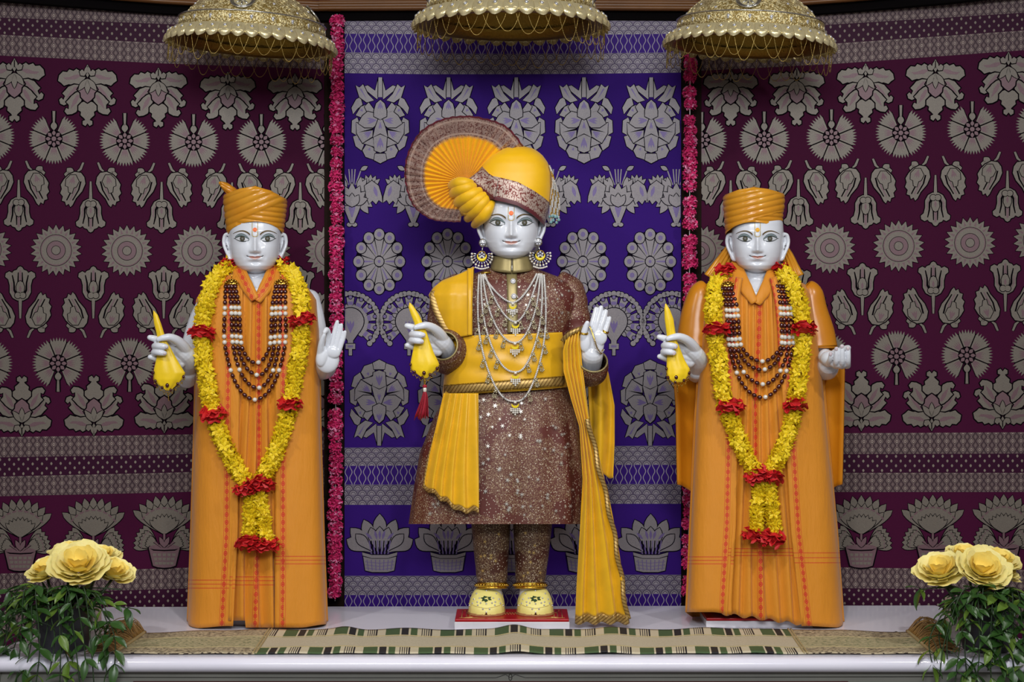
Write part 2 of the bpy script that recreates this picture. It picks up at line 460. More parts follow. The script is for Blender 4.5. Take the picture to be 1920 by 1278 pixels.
def runner_mat():
    """uv: u along in px, v across 0 (back) .. 1 (front)"""
    t = Mt('runner_weave', .8); u, v = t.uv()
    r = t.nt.nodes.new('ShaderNodeValToRGB'); r.color_ramp.interpolation = 'CONSTANT'
    cr = lin((196, 186, 158)); gr = lin((66, 88, 52)); bk = lin((28, 26, 28)); e = r.color_ramp.elements
    seq = [(0, gr), (.10, cr), (.13, bk), (.26, cr), (.30, gr), (.42, cr), (.50, bk), (.515, cr), (.54, bk), (.555, cr), (.58, bk), (.595, cr), (.62, bk), (.64, cr), (.66, bk), (.69, cr), (.84, gr)]
    e[0].position = 0; e[0].color = seq[0][1]; e[1].position = seq[1][0]; e[1].color = seq[1][1]
    for p, c in seq[2:]:
        q = e.new(p); q.color = c
    ph = (u / 104.0 + v.gt(.5) * .37).fr(); t.nt.links.new(ph.k, r.inputs[0])
    lin_c = t.mix(t.noise(160, 4, .7), lin((156, 147, 122)), lin((206, 197, 172)))
    inb = v.lt(.33).mx(v.gt(.76)); col = t.mix(inb, lin_c, r.outputs[0])
    endm = u.lt(262.0).mx(u.gt(1296.0))
    leafm = t.noise(150, 2, .5, stretch=(.5, 2.2, 1)).gt(.56)
    sp = t.noise(110, 1, .5, stretch=(.7, 2.5, 1)).gt(.54)
    ec = t.mix(leafm, lin((178, 168, 132)), lin((74, 92, 54)))
    ec2 = t.mix(sp, lin((184, 170, 138)), lin((58, 46, 36)))
    ec = t.mix(inb, ec, ec2); t.color(t.mix(endm, col, ec)); t.bump(t.noise(500, 2), .4, .001); return t.m
M['runner'] = runner_mat()
M['runner_back'] = simple('runner_lining', (128, 130, 96), .8)
def chased(name):
    t = Mt(name, .36, .6)
    n = t.noise(70, 3, .6); k = (n - .5).abs().gt(.05)
    t.color(t.mix(k, lin((160, 134, 66)), lin((240, 224, 170)))); t.bump((n - .5).abs() * 3.0, .9, .005); return t.m
M['dome_gold'] = chased('chased_gilt')
M['rim_gold'] = simple('gilt_rim', (240, 226, 176), .3, .6, var=.12, vs=120, bump=.25, bs=90, bd=.003)
M['chain'] = simple('gilt_chain', (204, 176, 100), .35, .9, vs=900, var=.4)
# ------------------------------------------------------------------ setting
TZ = .95
def T(px, py):                                           # point of the table top seen at a pixel
    D = (CAM_Z - TZ) * FOC / (py - HZ); return ((px - 960) / FOC * D, D + CAM_Y, TZ)
def struct(mb, name, mats, smooth=False): 
    o = mb.build(name, mats, smooth=smooth); o['kind'] = 'structure'; return o
q = MB(); q.box((-3.4, -7.2, -.05), (3.4, 1.1, 0)); struct(q, 'floor', M['floor'])
q = MB(); q.box((-3.4, .80, 0), (3.4, .90, 5.2)); struct(q, 'wall_back', M['wall'])
q = MB(); q.box((-3.5, -7.2, 0), (-3.4, .9, 5.2)); struct(q, 'wall_left', M['wall'])
q = MB(); q.box((3.4, -7.2, 0), (3.5, .9, 5.2)); struct(q, 'wall_right', M['wall'])
q = MB(); q.box((-3.5, -7.2, 5.2), (3.5, .9, 5.3)); struct(q, 'ceiling', M['wall'])

CY = .42                                                 # centre curtain plane
def side_y(px):                                          # the two side hangings come forward towards the frame edges
    a = (620 - px) if px < 960 else (px - 1300)
    return .45 - .00020 * max(a, -40)
# wooden cornice in three runs above the hangings: moulded rail profile swept along its length
def cornice(name, pts):
    mb = MB(); prof = [(0, 9), (-14, 8), (-20, 4), (-20, 0), (-12, -3), (-26, -5), (-30, -9), (-30, -13), (0, -13)]
    rows = []
    for (px, py, Y) in pts:
        rows.append([Vector(P(px, py, Y)) + Vector((0, a * .002, b * .002)) for (a, b) in prof])
    mb.grid(rows); struct(mb, name, M['wood'], True)
    b = MB(); rows = [[Vector(P(px, py, Y)) + Vector((0, -.012 + c * .05, z)) for c, z in ((1, -.026), (0, -.026), (0, -.062), (1, -.062))] for (px, py, Y) in pts]  # near-black strip standing in for the shaded gap below the cornice
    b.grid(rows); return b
b1 = cornice('trim_1', [(600, 10, .42), (780, 9, .42), (960, 8, .42), (1140, 9, .42), (1320, 10, .42)])
struct(b1, 'trim_4', M['gap_shade'])
b2 = cornice('trim_2', [(-40, -32, .26), (100, -20, .30), (300, -4, .36), (480, 6, .40), (640, 12, .44)])
struct(b2, 'trim_5', M['gap_shade'])
b3 = cornice('trim_3', [(1280, 12, .44), (1440, 4, .40), (1600, -8, .36), (1780, -24, .30), (1980, -46, .25)])
struct(b3, 'trim_6', M['gap_shade'])
# dark timber posts between the hangings, behind the pink garlands
for i, (x0, x1) in enumerate(((608, 652), (1274, 1312))):
    mb = MB(); a = P(x0, 25, .44); b = P(x1, 25, .50); mb.box((a[0], .44, .6), (b[0], .50, a[2])); struct(mb, 'trim_%d' % (7 + i), M['darkwood'])

# ------------------------------------------------------------------ marble altar table
tb = thing('altar_table', 'long white marble altar table with rounded front edge under the three statues', 'altar', (0, -.1, 0))
fy = T(960, 1231)[1]
foot = [T(-40, 1230.9), T(200, 1137.5), T(1754, 1134.5), T(2000, 1230.9)]
outline = [foot[0][:2], foot[1][:2], foot[2][:2], foot[3][:2]]
mb = MB(); mb.prism([(x, y, TZ) for x, y in outline], (0, 0, -.05))
rows = []
for k in range(13):
    a = -pi / 2 + pi * k / 12
    rows.append([(x, fy - .026 * math.cos(a), TZ - .026 + .025 * math.sin(a) * 1.0) for x in np.linspace(outline[-1][0], outline[0][0], 24)])
mb.grid(rows); mb.build('tabletop', M['table'], tb, smooth=False)
for p in bpy.data.meshes['tabletop'].polygons: p.use_smooth = p.index >= 6
mb = MB(); mb.box((outline[0][0] * .97, fy + .012, 0), (outline[-1][0] * .97, fy + .12, TZ - .05)); mb.build('front_panel', M['table_front'], tb, smooth=False)
mb = MB(); mb.prism([(x * .975, y + (.12 if y < -.5 else -.01), TZ - .05) for x, y in outline], (0, 0, -(TZ - .051))); mb.build('base', M['table_front'], tb, smooth=False)
yf = fy + .011
def TP(px, py): return P(px, py, yf)
mb = MB()
for pts in ([(150, 1269), (640, 1270), (930, 1270), (948, 1264), (957, 1270), (966, 1264), (985, 1270), (1750, 1268)],):
    mb.tube([TP(*p) for p in pts], .0012, 6)
for s_ in (-1, 1):
    mb.tube([TP(957 + s_ * 3 * math.sin(a), 1269 - 6 * math.cos(a)) for a in np.linspace(0, pi, 8)], .0012, 6)
mb.build('inlay_line', M['inlay'], tb)
mb = MB(); a = TP(250, 1276.5); b = TP(1590, 1290); mb.box((a[0], yf - .002, b[2]), (b[0], yf + .004, a[2])); mb.build('red_inlay_panel', M['dark_red'], tb, smooth=False)
# ------------------------------------------------------------------ woven hangings: silk sheets with their flat woven print
class Print:
    """flat woven print in photo px; material slots: 0 ground 1 silver 2 mid 3 dark 4.. bands"""
    def __init__(s, yfn, x0=-1e9, x1=1e9): s.x0, s.x1 = x0, x1; s.mb = MB(); s.y = yfn; s.cx = s.cy = 0; s.sx = s.sy = 1; s.o = 0; s.uv0 = (0, 0)
    def at(s, cx, cy, sx=1.0, sy=1.0): s.cx, s.cy, s.sx, s.sy = cx, cy, sx, sy; return s
    def pt(s, x, y, layer): 
        px = s.cx + x * s.sx; py = s.cy + y * s.sy; return P(px, py, s.y(px, py) - .0012 - layer * .00035)
    def poly(s, pts, m, layer):
        for lim, sg in ((s.x0, 1), (s.x1, -1)):            # the print ends at the selvedge
            f = lambda p: sg * (s.cx + p[0] * s.sx - lim); out = []
            for i, p in enumerate(pts):
                q = pts[(i + 1) % len(pts)]; a, b = f(p), f(q)
                if a >= 0: out.append(p)
                if a * b < 0: t = a / (a - b); out.append((p[0] + (q[0] - p[0]) * t, p[1] + (q[1] - p[1]) * t))
            pts = out
            if len(pts) < 3: return
        if s.sx * s.sy > 0: pts = pts[::-1]
        s.mb.face([s.pt(x, y, layer) for x, y in pts], m, [(0, 0)] * len(pts))
    def shape(s, pts, layer, m=1, w=1.9):
        """filled shape with a dark outline under it"""
        n = len(pts); out = []; w = w * 1.35
        A = sum(pts[i][0] * pts[(i + 1) % n][1] - pts[(i + 1) % n][0] * pts[i][1] for i in range(n)); sg = 1 if A > 0 else -1
        for i in range(n):
            ax, ay = pts[i - 1]; bx, by = pts[(i + 1) % n]; tx, ty = bx - ax, by - ay; L = math.hypot(tx, ty) or 1
            out.append((pts[i][0] + sg * ty / L * w, pts[i][1] - sg * tx / L * w))
        s.poly(out, 3, layer); s.poly(pts, m, layer + 1)
    def sheet(s, x0, x1, y0, y1, nx, ny):
        rows = []; uv = []
        for j in range(ny + 1):
            py = y0 + (y1 - y0) * j / ny
            rows.append([P(px, py, s.y(px, py)) for px in np.linspace(x0, x1, nx + 1)]); uv.append([(0, 0)] * (nx + 1))
        s.mb.grid(rows, uv=uv)
    def band(s, xs, top, bot, m, pitch, rows_, n=60):
        x = np.linspace(xs[0], xs[-1], n); a, b, uv = [], [], []
        k = 4; rws = [[] for _ in range(k + 1)]; uvs = [[] for _ in range(k + 1)]
        for px in x:
            t = ip(px, xs, top); u = ip(px, xs, bot)
            for j in range(k + 1):
                py = t + (u - t) * j / k; rws[j].append(P(px, py, s.y(px, py) - .0008)); uvs[j].append((px / pitch, (1 - j / k) * rows_))
        s.mb.grid(rws, m=m, uv=uvs)

def petal(x, y, ang, L, W, p=1.0, n=9, lobe=0.0, bend=0.0, sq=0.0):
    """leaf or petal outline from base (x, y) along ang (degrees, 0 = right, -90 = up)"""
    a = math.radians(ang); L1, L2 = [], []
    for i in range(n + 1):
        t = i / n; w = W / 2 * (math.sin(pi * min(1, t) ** p) ** (1 - sq) if 0 < t < 1 else 0)
        if lobe: w *= 1 - lobe * abs(math.sin(pi * 3.5 * t))
        b = a + math.radians(bend) * t * t
        cx, cy = x + L * t * math.cos((a + b) / 2), y + L * t * math.sin((a + b) / 2)
        nx, ny = -math.sin(b), math.cos(b)
        L1.append((cx + nx * w, cy + ny * w)); L2.append((cx - nx * w, cy - ny * w))
    return L1 + L2[::-1][1:-1]
def circle(x, y, rx, ry=None, n=14): return [(x + rx * math.cos(2 * pi * k / n), y + (ry or rx) * math.sin(2 * pi * k / n)) for k in range(n)]
def sect(x, y, r0, r1, a0, a1, n=5, sy=1.0, bulge=0.0):
    o = []
    for k in range(n + 1):
        a = math.radians(a0 + (a1 - a0) * k / n); rr = r1 + bulge * math.sin(pi * k / n); o.append((x + rr * math.cos(a), y + rr * math.sin(a) * sy))
    for k in (1, 0):
        a = math.radians(a0 + (a1 - a0) * k); o.append((x + r0 * math.cos(a), y + r0 * math.sin(a) * sy))
    return o
def streaks(C_, x, y, ang, spread, r0, r1, layer, n=5):
    pts = []
    for k in range(2 * n + 1):
        a = math.radians(ang - spread + 2 * spread * k / (2 * n)); rr = r1 * (1 if k % 2 else .72); pts.append((x + rr * math.cos(a), y + rr * math.sin(a)))
    for k in (1, 0):
        a = math.radians(ang + spread * (.55 if k else -.55)); pts.append((x + r0 * math.cos(a), y + r0 * math.sin(a)))
    C_.poly(pts, 2, layer)

def m_cornflower(C_):                                     # stem towards +y
    C_.poly(sect(0, 0, .5, 44, 90 + 22, 90 + 338, 24), 3, 0)
    for k in range(1, 8):
        a0 = 90 + 45 * k - 21; a1 = a0 + 42; pts = []
        for j in range(13):
            a = math.radians(a0 + (a1 - a0) * j / 12); r = 49 if j % 2 else 41; pts.append((r * math.cos(a), r * math.sin(a)))
        for a in (a1 - 4, a0 + 4): pts.append((13 * math.cos(math.radians(a)), 13 * math.sin(math.radians(a))))
        C_.poly(pts, 1, 1); streaks(C_, 0, 0, 90 + 45 * k, 14, 15, 33, 2, 4)
    C_.shape(petal(0, 16, 90, 17, 12), 2, 1); C_.shape([(-1.8, 30), (1.8, 30), (2.6, 53), (-2.6, 53)], 2, 1)
    C_.poly(circle(0, 0, 17), 3, 3)
    for k in range(8): C_.poly(petal(6 * math.cos(k * pi / 4), 6 * math.sin(k * pi / 4), 45 * k, 10, 7, n=5), 2, 4)
    C_.poly(circle(0, 0, 4.6, n=10), 2, 4)
def m_sun(C_):
    n = 22; st = lambda r0, r1: [((r1 if k % 2 else r0) * math.cos(pi * k / n), (r1 if k % 2 else r0) * math.sin(pi * k / n)) for k in range(2 * n)]
    C_.poly(st(41, 51), 3, 0); C_.poly(st(39, 49), 1, 1)
    for k in range(n):
        a = 2 * pi * (k + .5) / n
        C_.poly([(33 * math.cos(a - .07), 33 * math.sin(a - .07)), (43 * math.cos(a), 43 * math.sin(a)), (33 * math.cos(a + .07), 33 * math.sin(a + .07))], 2, 2)
    for r, m in ((30.5, 3), (29.5, 2), (27.5, 1), (18.5, 3), (17.5, 2), (9, 3), (8, 1)): C_.poly(circle(0, 0, r, n=28), m, 2 + (31 - r) * .22)
def m_tulip_flower(C_, x, y, rot, s=1.0, lay=0):
    """one ruffled tulip, base at (x, y), opening along rot (degrees)"""
    a = math.radians(rot); ux, uy, vx, vy = math.cos(a), math.sin(a), -math.sin(a), math.cos(a)
    L = lambda pts: [(x + s * (ux * q + vx * p), y + s * (uy * q + vy * p)) for p, q in pts]
    cup = [(-6, 0), (-15, 5), (-21, 16), (-21, 30), (-24, 42), (-30, 47), (-29, 54), (-22, 58), (-16, 55), (-13, 59), (-7, 61), (-4, 66), (0, 68), (4, 66), (7, 61), (13, 59), (16, 55), (22, 58), (29, 54), (30, 47), (24, 42), (21, 30), (21, 16), (15, 5), (6, 0)]
    C_.shape(L(cup), lay, 1, 1.5)
    for e in (-1, 1):
        C_.poly(L([(e * 8, 8), (e * 14, 20), (e * 14, 34), (e * 17, 50), (e * 15, 51), (e * 11, 36), (e * 10, 22), (e * 5, 10)]), 3, lay + 2)
        C_.poly(L([(e * 10, 8), (e * 18, 20), (e * 18, 36), (e * 16, 36), (e * 15, 20)]), 2, lay + 2)
        C_.poly(L([(e * 3, 30), (e * 6, 36), (e * 5, 56), (e * 3, 56)]), 3, lay + 2)
    C_.poly(L([(-3, 34), (3, 34), (2, 60), (-2, 60)]), 2, lay + 2)
    C_.shape(L([(0, 12), (7, 18), (8, 28), (5, 36), (0, 39), (-5, 36), (-8, 28), (-7, 18)]), lay + 3, 1, 1.1)
    for e in (-1, 1): C_.shape(L(circle(e * 5, 10, 6, n=10)), lay + 4, 1, 1)
    C_.poly(L(petal(0, 16, 90, 14, 5)), 2, lay + 6)
def m_tulips(C_):                                         # upright spray: flowers up, stems towards +y
    m_tulip_flower(C_, 0, -3, -90, .92)
    C_.shape([(-3, -3), (3, -3), (1.6, 30), (-1.6, 30)], 0, 1, 1)
    for e in (-1, 1):
        q = lambda pts: [(e * px_, py_) for px_, py_ in pts]
        C_.shape(q([(26, 46), (29, 46), (21, 54), (15.5, 66), (12, 65), (17, 52)]), 0, 1, 1)
        for da in (62, 98, 134): C_.shape(petal(e * 30, 41, -90 + e * da, 20, 13, 1.4), 1, 1, 1.1)
        C_.shape(q([(12, 38), (10, 26), (16, 12), (28, -2), (34, -14), (38, -18), (41, -12), (46, -15), (48, -8), (54, -6), (52, 2), (57, 8), (54, 16), (56, 24), (50, 34), (42, 42), (30, 48), (18, 46)]), 3, 1, 1.5)
        for o_ in (0, 7, 14): C_.poly(q([(17 + o_, 30), (21 + o_ * .9, 14), (33 + o_ * .8, -6), (35 + o_ * .8, -5), (24 + o_ * .9, 14), (20 + o_, 30)]), 3 if o_ != 7 else 2, 5)
        C_.shape(q([(22, 30), (27, 20), (32, 18), (35, 8), (41, 10), (42, 20), (47, 22), (46, 34), (38, 42), (28, 42)]), 6, 1, 1.1)
        streaks(C_, e * 31, 42, -90 + e * 16, 22, 2, 18, 8, 3)
def m_leaf(C_):                                           # upright acanthus palmette
    low = [(4, 34), (12, 23), (24, 20), (35, 22), (44, 19), (49, 24), (55, 28), (53, 38), (46, 45), (38, 44), (34, 49), (26, 46), (21, 50), (14, 46), (7, 46)]
    dia = [(12, 20), (20, 4), (28, -5), (36, -13), (44, -17), (51, -14), (53, -7), (49, -3), (45, -7), (42, 0), (47, 5), (41, 11), (36, 17), (25, 21)]
    upr = [(8, 6), (12, -10), (17, -20), (21, -29), (29, -33), (38, -34), (43, -28), (40, -22), (35, -24), (35, -16), (40, -11), (34, -5), (30, 0), (22, 6), (14, 9)]
    top = [(0, -8), (11, -12), (17, -18), (17, -26), (12, -29), (13, -35), (6, -41), (4, -44), (9, -46), (9, -52), (4, -55), (0, -50)]
    for e in (-1, 1):
        q = lambda p: [(e * x, y) for x, y in p]
        C_.shape(q(low), 0); C_.shape(q(dia), 2); C_.shape(q(upr), 4)
        for pts, l in (([(8, 40), (22, 31), (40, 30), (46, 34), (34, 35), (24, 39)], 3), ([(17, 17), (27, 5), (41, -6), (34, 6), (24, 17)], 5), ([(14, 2), (20, -12), (32, -24), (27, -8), (20, 2)], 7)): C_.poly(q(pts), 2, l)
        C_.shape(q([(1, 55), (1, 44), (6, 37), (13, 38), (15, 45), (10, 49), (6, 45), (5, 50)]), 11, 1, 1.2)
    C_.shape(top + [(-x, y) for x, y in top[::-1][1:-1]], 6)
    mid = [(0, -12), (6, -8), (12, -2), (13, 6), (19, 12), (14, 20), (0, 24)]
    C_.shape(mid + [(-x, y) for x, y in mid[::-1][1:-1]], 8, 2)
    for da in (-38, 38, 0): C_.shape(petal(0, 32, -90 + da, 28, 10), 10, 1, 1)
    C_.shape(petal(0, 34, 90, 24, 9), 10, 1, 1)
def m_basket(C_):
    def fan(x, y, rot, L, spread, n, W):
        for k in sorted(range(n), key=lambda k: -abs(k - (n - 1) / 2)):
            C_.shape(petal(x, y, rot - spread + 2 * spread * k / (n - 1), L, W, 1.7, 9, sq=.45), 0 + .1 * k, 1, 1.1)
        for k in range(n - 1):
            a = rot - spread + 2 * spread * (k + .5) / (n - 1)
            C_.shape(petal(x, y, a, L * .80, W * .85, 1.7, 8, sq=.45), 3 + .1 * k, 1, 1.1)
        for k in range(n):
            a = rot - spread + 2 * spread * k / (n - 1); C_.poly(sect(x, y, L * .66, L * .70, a - spread / n * .8, a + spread / n * .8, 3), 2, 6)
        for k in range(n - 1):
            a = rot - spread + 2 * spread * (k + .5) / (n - 1); C_.shape(petal(x, y, a, L * .52, W * .6, 1.6, 7, sq=.3), 7 + .1 * k, 1, 1)
    fan(0, 12, -90, 74, 52, 9, 15)
    for e in (-1, 1): fan(e * 12, 32, -90 + e * 66, 46, 30, 6, 12)
    C_.shape([(-2, 10), (2, 10), (2, 36), (-2, 36)], 9, 2, 1)
    for e in (-1, 1): C_.shape(petal(0, 36, -90 + e * 24, 22, 8), 10, 2, 1); C_.shape([(e * 6, 36), (e * 20, 26), (e * 16, 24)], 9, 2, 1)
    C_.shape(circle(0, 36, 29, 6, 18), 8, 2, 1.2)
    C_.shape([(-29, 37), (-20, 42), (0, 43), (20, 42), (29, 37), (21, 70), (12, 73), (0, 74), (-12, 73), (-21, 70)], 11, 2)
    for j in range(3):
        for k in range(5):
            x = (k - 2) * (9 - j * .9); y = 47 + j * 8; C_.poly([(x - 3.2, y), (x + 3.2, y), (x + 2.8, y + 5), (x - 2.8, y + 5)], 1, 13)
# --- motifs of the violet hanging
def m_rosette(C_):
    C_.poly(circle(0, 0, 44, 57, 30), 3, 0)
    for k in range(12):
        a = 30 * k - 90; r = math.radians(a)
        C_.shape([(p[0], p[1] * 1.28) for p in sect(0, 0, 9, 34, a - 13.5, a + 13.5, 5, 1, 5)], 1, 1, .8)
        streaks_e = [(r_ * math.cos(math.radians(a + d)), 1.28 * r_ * math.sin(math.radians(a + d))) for r_, d in ((12, -3), (32, -3), (32, 3), (12, 3))]
        C_.poly(streaks_e, 2, 3) if k % 2 else None
        x, y = 39 * math.cos(r), 51 * math.sin(r); C_.shape(circle(x, y, 9.5, 10.5, 14), 4 + (k % 2), 1, 1.1); C_.poly(circle(x, y, 4.5, 5, 8), 2, 7)
    C_.shape(circle(0, 0, 8.5, 9, 16), 5, 1, 1.2); C_.poly(circle(0, 0, 3, n=8), 2, 8)
def m_bouquet(C_):                                        # upright, stems towards +y
    for e in (-1, 1):
        C_.shape([(e * 2, 48), (e * 6, 36), (e * 26, 52), (e * 30, 60), (e * 24, 62), (e * 10, 52), (e * 4, 74), (0, 76)], 0, 1, 1.1)
        C_.shape([(e * 12, 34), (e * 26, 30), (e * 40, 40), (e * 47, 62), (e * 40, 58), (e * 33, 64), (e * 24, 46)], 2, 1, 1.2)
        C_.shape([(e * 34, 26), (e * 44, 18), (e * 52, 8), (e * 55, 20), (e * 46, 36), (e * 38, 40)], 1, 1, 1.2)
        C_.poly([(e * 26, 36), (e * 40, 56), (e * 36, 56)], 2, 4)
    C_.shape([(-4, 40), (4, 40), (3.4, 77), (-3.4, 77)], 2, 1, 1.1)
    F_ = lambda pts, e=1: [(e * x, -y) for x, y in pts]     # blossom outlines, drawn hanging
    for e in (-1, 1):
        for pts in ([(-24, -27), (-37, -22), (-47, -6), (-36, -2), (-22, -10)], [(-44, -2), (-54, 4), (-55, 26), (-44, 32), (-38, 14)], [(-52, 34), (-40, 30), (-30, 46), (-36, 60), (-47, 52)], [(-34, 60), (-26, 48), (-8, 58), (-10, 78), (-28, 72)]):
            C_.shape(F_(pts, -e), 3, 1, 1.2)
        for x, y, a in ((38, -14, -50), (47, 14, 0), (42, 42, 40), (22, 62, 65)): streaks(C_, e * x * .86, -y * .86, -a if e > 0 else 180 + a, 24, 1, 8, 5, 3)
        C_.shape(F_([(-46, 8), (-14, 14), (-15, 34), (-8, 54), (-34, 46), (-45, 28)], -e), 6, 1, 1.2); C_.poly(F_([(-13, 18), (-42, 26), (-13, 22)], -e), 3, 8); C_.poly(F_([(-15, 34), (-34, 46), (-33, 47), (-14, 36)], -e), 3, 8)
        streaks(C_, e * 14, -22, -35 if e > 0 else 215, 22, 4, 20, 8, 4)
        C_.shape(F_([(-10, -14), (-22, -30), (-30, -22), (-24, -10), (-12, -8)], -e), 8, 1, 1.2)
        C_.shape(F_([(-2, 1), (-12, -10), (-24, -13), (-34, -5), (-42, 9), (-30, 17), (-14, 17), (-4, 8)], -e), 9, 1, 1.2); streaks(C_, e * 4, -3, -4 if e > 0 else 184, 20, 4, 22, 11, 3)
    C_.shape(F_([(-10, 66), (10, 66), (12, 78), (0, 84), (-12, 78)]), 5, 1, 1.2)
    C_.shape(F_([(-13, 34), (0, 28), (13, 34), (11, 60), (0, 64), (-11, 60)]), 7, 1, 1.2); streaks(C_, 0, -32, -90, 20, 4, 24, 9, 3)
    C_.shape(F_([(-4, 2), (4, 2), (10, 18), (14, 35), (0, 28), (-14, 35), (-10, 18)]), 11, 1, 1.2); streaks(C_, 0, -4, -90, 14, 3, 17, 13, 3)
    C_.shape(F_([(0, -35), (8, -28), (12, -14), (12, -4), (0, 2), (-12, -4), (-12, -14), (-8, -28)]), 12, 1, 1.2); streaks(C_, 0, 34, -90, 22, 3, 18, 14, 3)
def m_lily(C_):                                           # cone at +y
    for e in (-1, 1):
        C_.poly([(e * 6, -20), (e * 18, -54), (e * 20, -54), (e * 9, -20)], 1, 0)
        C_.shape(petal(e * 16, -48, -90 + e * 62, 16, 8), 1, 1, 1)
        for k in range(5): C_.shape(petal(e * 34, -14, -90 + e * (-10 + 22 * k) - e * 30, 26, 9), 1, 1, 1)
        C_.shape([(e * 24, -18), (e * 38, -28), (e * 51, -18), (e * 57, 2), (e * 58, 14), (e * 51, 9), (e * 46, 17), (e * 39, 10), (e * 33, 17), (e * 27, 2)], 4, 1, 1.2); C_.poly(petal(e * 42, -18, 90 - e * 16, 22, 7), 2, 6)
        for k in range(7): C_.shape(petal(e * 14, 0 + 5 * (k % 3), -50 + 21 * k if e > 0 else 230 - 21 * k, 30, 13), 2.5 + .1 * k, 1, 1)
        for k in range(3): C_.shape(petal(e * 12, -6, -90 + e * (10 + 22 * k), 30, 10), 2 + .1 * k, 1, 1)
        C_.shape(circle(e * 5, 56, 5, 4, 9), 4, 1, 1)
    for k in range(3): C_.poly([(-1 + (k - 1) * 6, -50), (1 + (k - 1) * 6, -50), (1 + (k - 1) * 3, -16), (-1 + (k - 1) * 3, -16)], 1, 1)
    C_.shape([(-20, 10), (20, 10), (12, 32), (3, 54), (-3, 54), (-12, 32)], 5, 1, 1.2); streaks(C_, 0, 50, -90, 14, 8, 36, 7, 3)
    for da in (-72, 72, -48, 48, -24, 24, 0): C_.shape(petal(0, 16, -90 + da, 40 - abs(da) * .12, 15), 8 + (72 - abs(da)) * .03, 1, 1.1)
    for da in (-30, 30, 0): C_.shape(petal(0, 22, -90 + da, 26, 13), 11 + (30 - abs(da)) * .03, 1, 1.1)
def m_fan(C_):                                            # fan of florets round a flask, base at +y
    for k in range(11):
        a = -90 + (k - 5) * 25.5; r = math.radians(a); 
        C_.shape(sect(0, 0, 25, 47, a - 9, a + 9, 3), 0, 1, 1); C_.poly(sect(0, 0, 33, 39, a - 8, a + 8, 3), 2, 2)
        for d in (-9.5, 0, 9.5): C_.shape(circle(53 * math.cos(r + math.radians(d)), 53 * math.sin(r + math.radians(d)) * 1.02, 5, n=9), 3, 1, 1)
        C_.shape(circle(47 * math.cos(r), 47 * math.sin(r), 3.2, n=8), 5, 2, .8)
        C_.shape(petal(22 * math.cos(r + .22), 22 * math.sin(r + .22), a + 12, 13, 7, n=5), 1, 1, 1)
    C_.shape([(25 * math.cos(t), -2 + 25 * math.sin(t)) for t in np.linspace(pi * .8, pi * 2.2, 16)] + [(5, 34), (5, 40), (-5, 40), (-5, 34)], 4, 1, 1.3)
    streaks(C_, 0, 22, -90, 22, 2, 26, 6, 3)
    C_.shape([(-9, 40), (9, 40), (9, 50), (-9, 50)], 5, 1, 1.1); C_.poly([(-5, 43), (5, 43), (5, 47), (-5, 47)], 2, 7); C_.shape([(-3, 50), (3, 50), (3, 62), (-3, 62)], 5, 1, 1)
def m_pot(C_):
    for da, L, W in ((-62, 56, 26), (62, 56, 26), (-44, 66, 24), (44, 66, 24), (-22, 68, 22), (22, 68, 22), (0, 74, 24)):
        C_.shape(petal(da * .2, 24, -90 + da, L, W, 1.9, 10), 1 + (62 - abs(da)) * .04, 1, 1.3)
    for da in (-40, 40, -14, 14, 0): C_.shape(petal(da * .25, 24, -90 + da * 1.1, 50, 18, 1.8), 5 + (40 - abs(da)) * .03, 1, 1.2); C_.poly(petal(da * .35, -2, -90 + da * 1.1, 18, 5), 2, 8)
    for k in range(-5, 6): C_.poly([(k * 4 - 1, 0), (k * 4 + 1, 0), (k * 3 + 1, 28), (k * 3 - 1, 28)], 2 if k % 2 else 3, 7.5)
    C_.shape([(-33, 22), (-15, 27), (15, 27), (33, 22), (32, 28), (15, 33), (-15, 33), (-32, 28)], 9, 1, 1.2)
    C_.shape([(-31, 30), (-15, 34), (15, 34), (31, 30), (27, 56), (14, 59), (-14, 59), (-27, 56)], 9, 1, 1.2)
    for j in range(3): C_.poly([(-28 + j, 39 + j * 6), (0, 42 + j * 6), (28 - j, 39 + j * 6), (28 - j, 40 + j * 6), (0, 43 + j * 6), (-28 + j, 40 + j * 6)], 2, 11.2)
    for k in range(-3, 4): C_.poly([(k * 8 - .8, 36), (k * 8 + .8, 36), (k * 7 + .8, 56), (k * 7 - .8, 56)], 2, 11.2)

def fold(px, k): return .0004 * math.sin(px / 61 + k)
# --- centre
C_ = Print(lambda px, py: CY - fold(px, 1.0), 647, 1276)
C_.sheet(646, 1277, 27, 1190, 60, 12)
xs = [646, 800, 960, 1120, 1277]
sc = lambda t, b, n=4: C_.band(xs, t, b, 4, 17.2, n)
wv = lambda t, b: C_.band(xs, t, b, 5, 17.2, 1.5)
sc([30, 31, 32, 31, 30], [63, 64, 66, 65, 63]); wv([63, 64, 66, 65, 63], [98, 100, 101, 100, 98]); sc([98, 100, 101, 100, 98], [137, 139, 139, 138, 136], 4)
sc([839, 838, 837, 836, 835], [873, 872, 872, 871, 871]); wv([873, 872, 872, 871, 871], [908, 908, 908, 907, 907]); sc([908, 908, 908, 907, 907], [946, 946, 945, 944, 944])
sc([1079, 1079, 1078, 1077, 1077], [1115, 1115, 1114, 1113, 1113]); wv([1115, 1115, 1114, 1113, 1113], [1150, 1150, 1149, 1148, 1148])
for x in (713, 841, 968, 1095, 1221):
    m_bouquet(C_.at(x, 222, .98, -1.0)); m_rosette(C_.at(x - 2, 490)); m_bouquet(C_.at(x - 2, 758)); m_pot(C_.at(x - 1, 1013))
for x in (660, 775, 904, 1032, 1159, 1268):
    if 650 < x < 1270: m_lily(C_.at(x, 366, .98, .98)); m_fan(C_.at(x - 8, 604)) if x > 670 else None
    if x == 660: m_fan(C_.at(657, 604))
